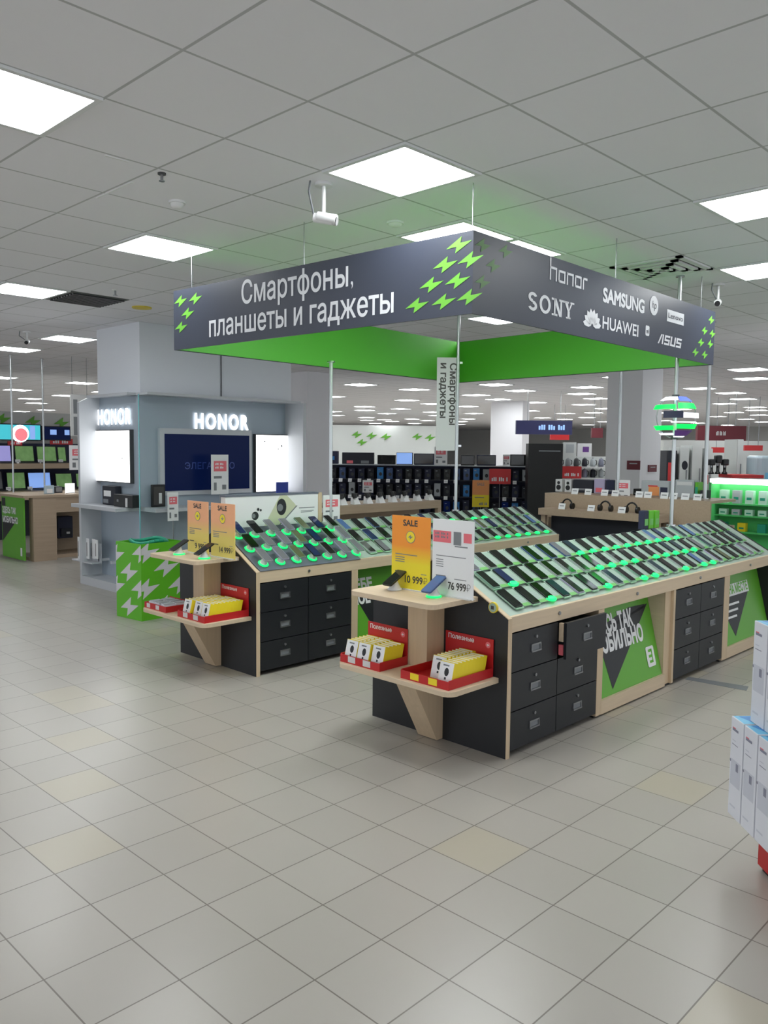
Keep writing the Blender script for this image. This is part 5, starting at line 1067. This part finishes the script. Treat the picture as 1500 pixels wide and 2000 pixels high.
for i, (x0, y0, x1, y1, z, m, lab) in enumerate([(-8, 870, 8, 902, s1, 'screen_pink', 'laptop with a pink screen at the very edge'), (8, 871, 32, 902, s1, 'screen_lav', 'laptop with a plain lavender screen'), (40, 872, 77, 903, s1, 'screen_leaf', 'laptop with a leafy green screen, first on the upper shelf'), (83, 873, 121, 904, s1, 'screen_leaf', 'laptop with a leafy green screen, second on the upper shelf'), (124, 874, 140, 905, s1, 'screen_leaf', 'laptop partly behind the white sign on the upper shelf'),
        (-6, 922, 15, 955, s2, 'screen_grey', 'dim laptop at the edge of the lower shelf'), (24, 924, 60, 956, s2, 'screen_leaf', 'laptop with a leafy green screen on the lower shelf'), (66, 924, 110, 957, s2, 'screen_lit', 'laptop with a bright blue and pink screen on the lower shelf'), (120, 926, 152, 958, s2, 'screen_leaf', 'leafy green laptop behind the white tablet on the lower shelf'), (160, 926, 180, 958, s2, 'screen_leaf', 'bright green laptop touching the kiosk cheek')]): laptop(lab, x0, y0, x1, y1, z, m)
pbw = PY(16.39)
for k, (x, y) in enumerate(((5, 818), (64, 823), (120, 826))):
    u, z = pbw.hit(x, y); solo('lightning_emblem', MB('poster_green').at(pbw.fr()).prism([(u+.32*(p[0]-.5), z+.22*(p[1]-.5)) for p in BOLT], .0, .02), 'green lightning emblem above the far left televisions, %s from the edge' % nth(k), 'emblem', 'lightning emblems above the televisions')
for k, (x0, y0, x1, y1) in enumerate(((38, 862, 66, 870), (122, 857, 166, 868))):
    a = pt.hit(x0, y1); b = pt.hit(x1, y0); o = thing('red_strip', 'red sign strip under the %s television' % ['coral', 'dark blue'][k], 'sign', pt.fr((a[0]+b[0])/2, a[1], -.3).translation); part('strip', MB('red_sign').at(pt.fr()).box(a[0], b[0], a[1], b[1], -.555, -.53), o); part('lettering', MB('white').at(pt.fr(0, 0, -.528)).dashes(a[0]+.05, a[1]+.02, (b[0]-a[0])*.7, (b[1]-a[1])*.5), o)
stand_card('price_sign', PY(12.2), 136, 870, 175, 918, 'white and pink price sign hanging before the far left laptops', 'pink', .02)
# hanging vertical sign at the far left
pv = PY(12.9); a = pv.hit(139, 851); b = pv.hit(174, 772); o = thing('vertical_sign', 'tall grey hanging sign with downward lettering beside the kiosk', 'sign', pv.fr((a[0]+b[0])/2, a[1]).translation)
bd = part('board', MB('offwhite').at(pv.fr()).box(a[0], b[0], a[1], b[1], -.02, 0), o); w = b[0]-a[0]; part('lettering', MB('print_grey').at(pv.fr(0, 0, .003)).rect(b[0]-w*.40, b[1]-.62, b[0]-w*.18, b[1]-.34).rect(b[0]-w*.40, b[1]-.30, b[0]-w*.18, b[1]-.08).rect(b[0]-w*.86, b[1]-.66, b[0]-w*.64, b[1]-.36).rect(b[0]-w*.86, b[1]-.31, b[0]-w*.64, b[1]-.08), bd)
part('hanging_wires', MB('steel').at(pv.fr()).box(a[0]+.03, a[0]+.036, b[1], H, -.012, -.006).box(b[0]-.036, b[0]-.03, b[1], H, -.012, -.006), o)
for x, y0_, lab in ((25, 13.4, 'thin chrome pole at the far left edge'), (86, 13.6, 'thin chrome pole in the laptop area at the far left')):
    p_ = PY(y0_); u, _ = p_.hit(x, 900); pole(u, y0_, 0, H, lab, .014)
# the table with the green end
tz = float(onX(65, 968, 4.86)[2]); tb = thing('laptop_table', 'wooden laptop table with a green printed end panel beside the kiosk', 'table', (5.6, 12.1, 0), 'wooden display tables')
part('table_top', MB('oak_far').box(4.72, 7.0, 11.75, 12.75, tz-.035, tz), tb); part('apron', MB('oak_far').box(5.20, 7.0, 11.77, 11.80, tz-.26, tz-.035), tb); part('post', MB('oak_far').box(4.86, 5.20, 11.76, 11.90, 0, tz-.035), tb)
ge = part('end_panel', MB('poster_green').box(4.74, 4.76, 11.80, 12.60, .02, tz-.035), tb, label='green printed end panel')
part('printed_bolt', MB('print_black').at(PX(4.74).fr(0, 0, .002)).flat([(-12.58, .25), (-12.0, .62), (-12.58, .62)]).rect(-12.58, .78, -12.45, tz-.06), ge); part('lettering', MB('white').at(PX(4.74).fr(0, 0, .004)).text('ЗДЕСЬ ТАК', -12.56, tz-.28, .50, .12, 0, .04).text('МОБИЛЬНО', -12.56, tz-.42, .56, .12, 0, .04).rect(-11.93, .08, -11.87, .2), ge)
part('inner_panel', MB('oak_far').box(5.20, 7.0, 12.5, 12.53, 0, tz-.035), tb); part('floor_board', MB('oak_far').box(4.86, 7.0, 11.95, 12.5, 0, .05), tb)
on_shelf('backpack', 'dark backpack hanging under the wooden laptop table', 'bag', PY(12.3), (114, 1008, 142, 1052), None, .16, 'far_navy', [('pocket', 'far_dark', (.15, .08, .85, .45), .03), ('buckle', 'offwhite', (.5, .2, .72, .3), .035)])
on_shelf('white_tablet', 'bright white tablet leaning on the wooden laptop table', 'tablet', PY(12.0), (128, 944, 146, 966), tz+.001, .02, 'lit_white', [('frame', 'pack_grey', (0, 0, 1, .08), .004)])
on_shelf('clear_holder', 'pale upright holder on the wooden laptop table', 'holder', PY(12.0), (88, 948, 106, 968), tz+.001, .05, 'pale_film', [('card', 'white', (.2, .1, .8, .6), .004)])
on_shelf('dark_gadget', 'dark gadget beside the pale holder on the wooden laptop table', 'gadget', PY(12.2), (108, 950, 122, 968), tz+.001, .08, 'far_dark', [('screen', 'screen_black', (.1, .2, .9, .9), .004)])
for k, x in enumerate((-8, 4, 16)):
    on_shelf('hanging_bag', 'dark bag standing under the far left shelves, %s from the edge' % nth(k), 'bag', PY(14.9), (x, 985, x+11, 1050), 0.0005, .12, ['far_dark', 'far_navy', 'black'][k], [('tag', 'offwhite', (.3, .8, .6, .9), .004)], 'bags under the far left shelves')

for k, (x, y, zz) in enumerate(((38, 900, s1), (82, 900, s1), (122, 901, s1), (20, 956, s2), (62, 956, s2), (114, 957, s2))):
    u, _ = pt.hit(x, y); place('tag', b_tag, Matrix.Translation(pt.fr(u, zz, -.06).translation), 'white price tag before the far left laptops, %s along the %s shelf' % (nth(k % 3), 'upper' if k < 3 else 'lower'), 'price tags on the far left shelves', 'price tag', 'price_tag')
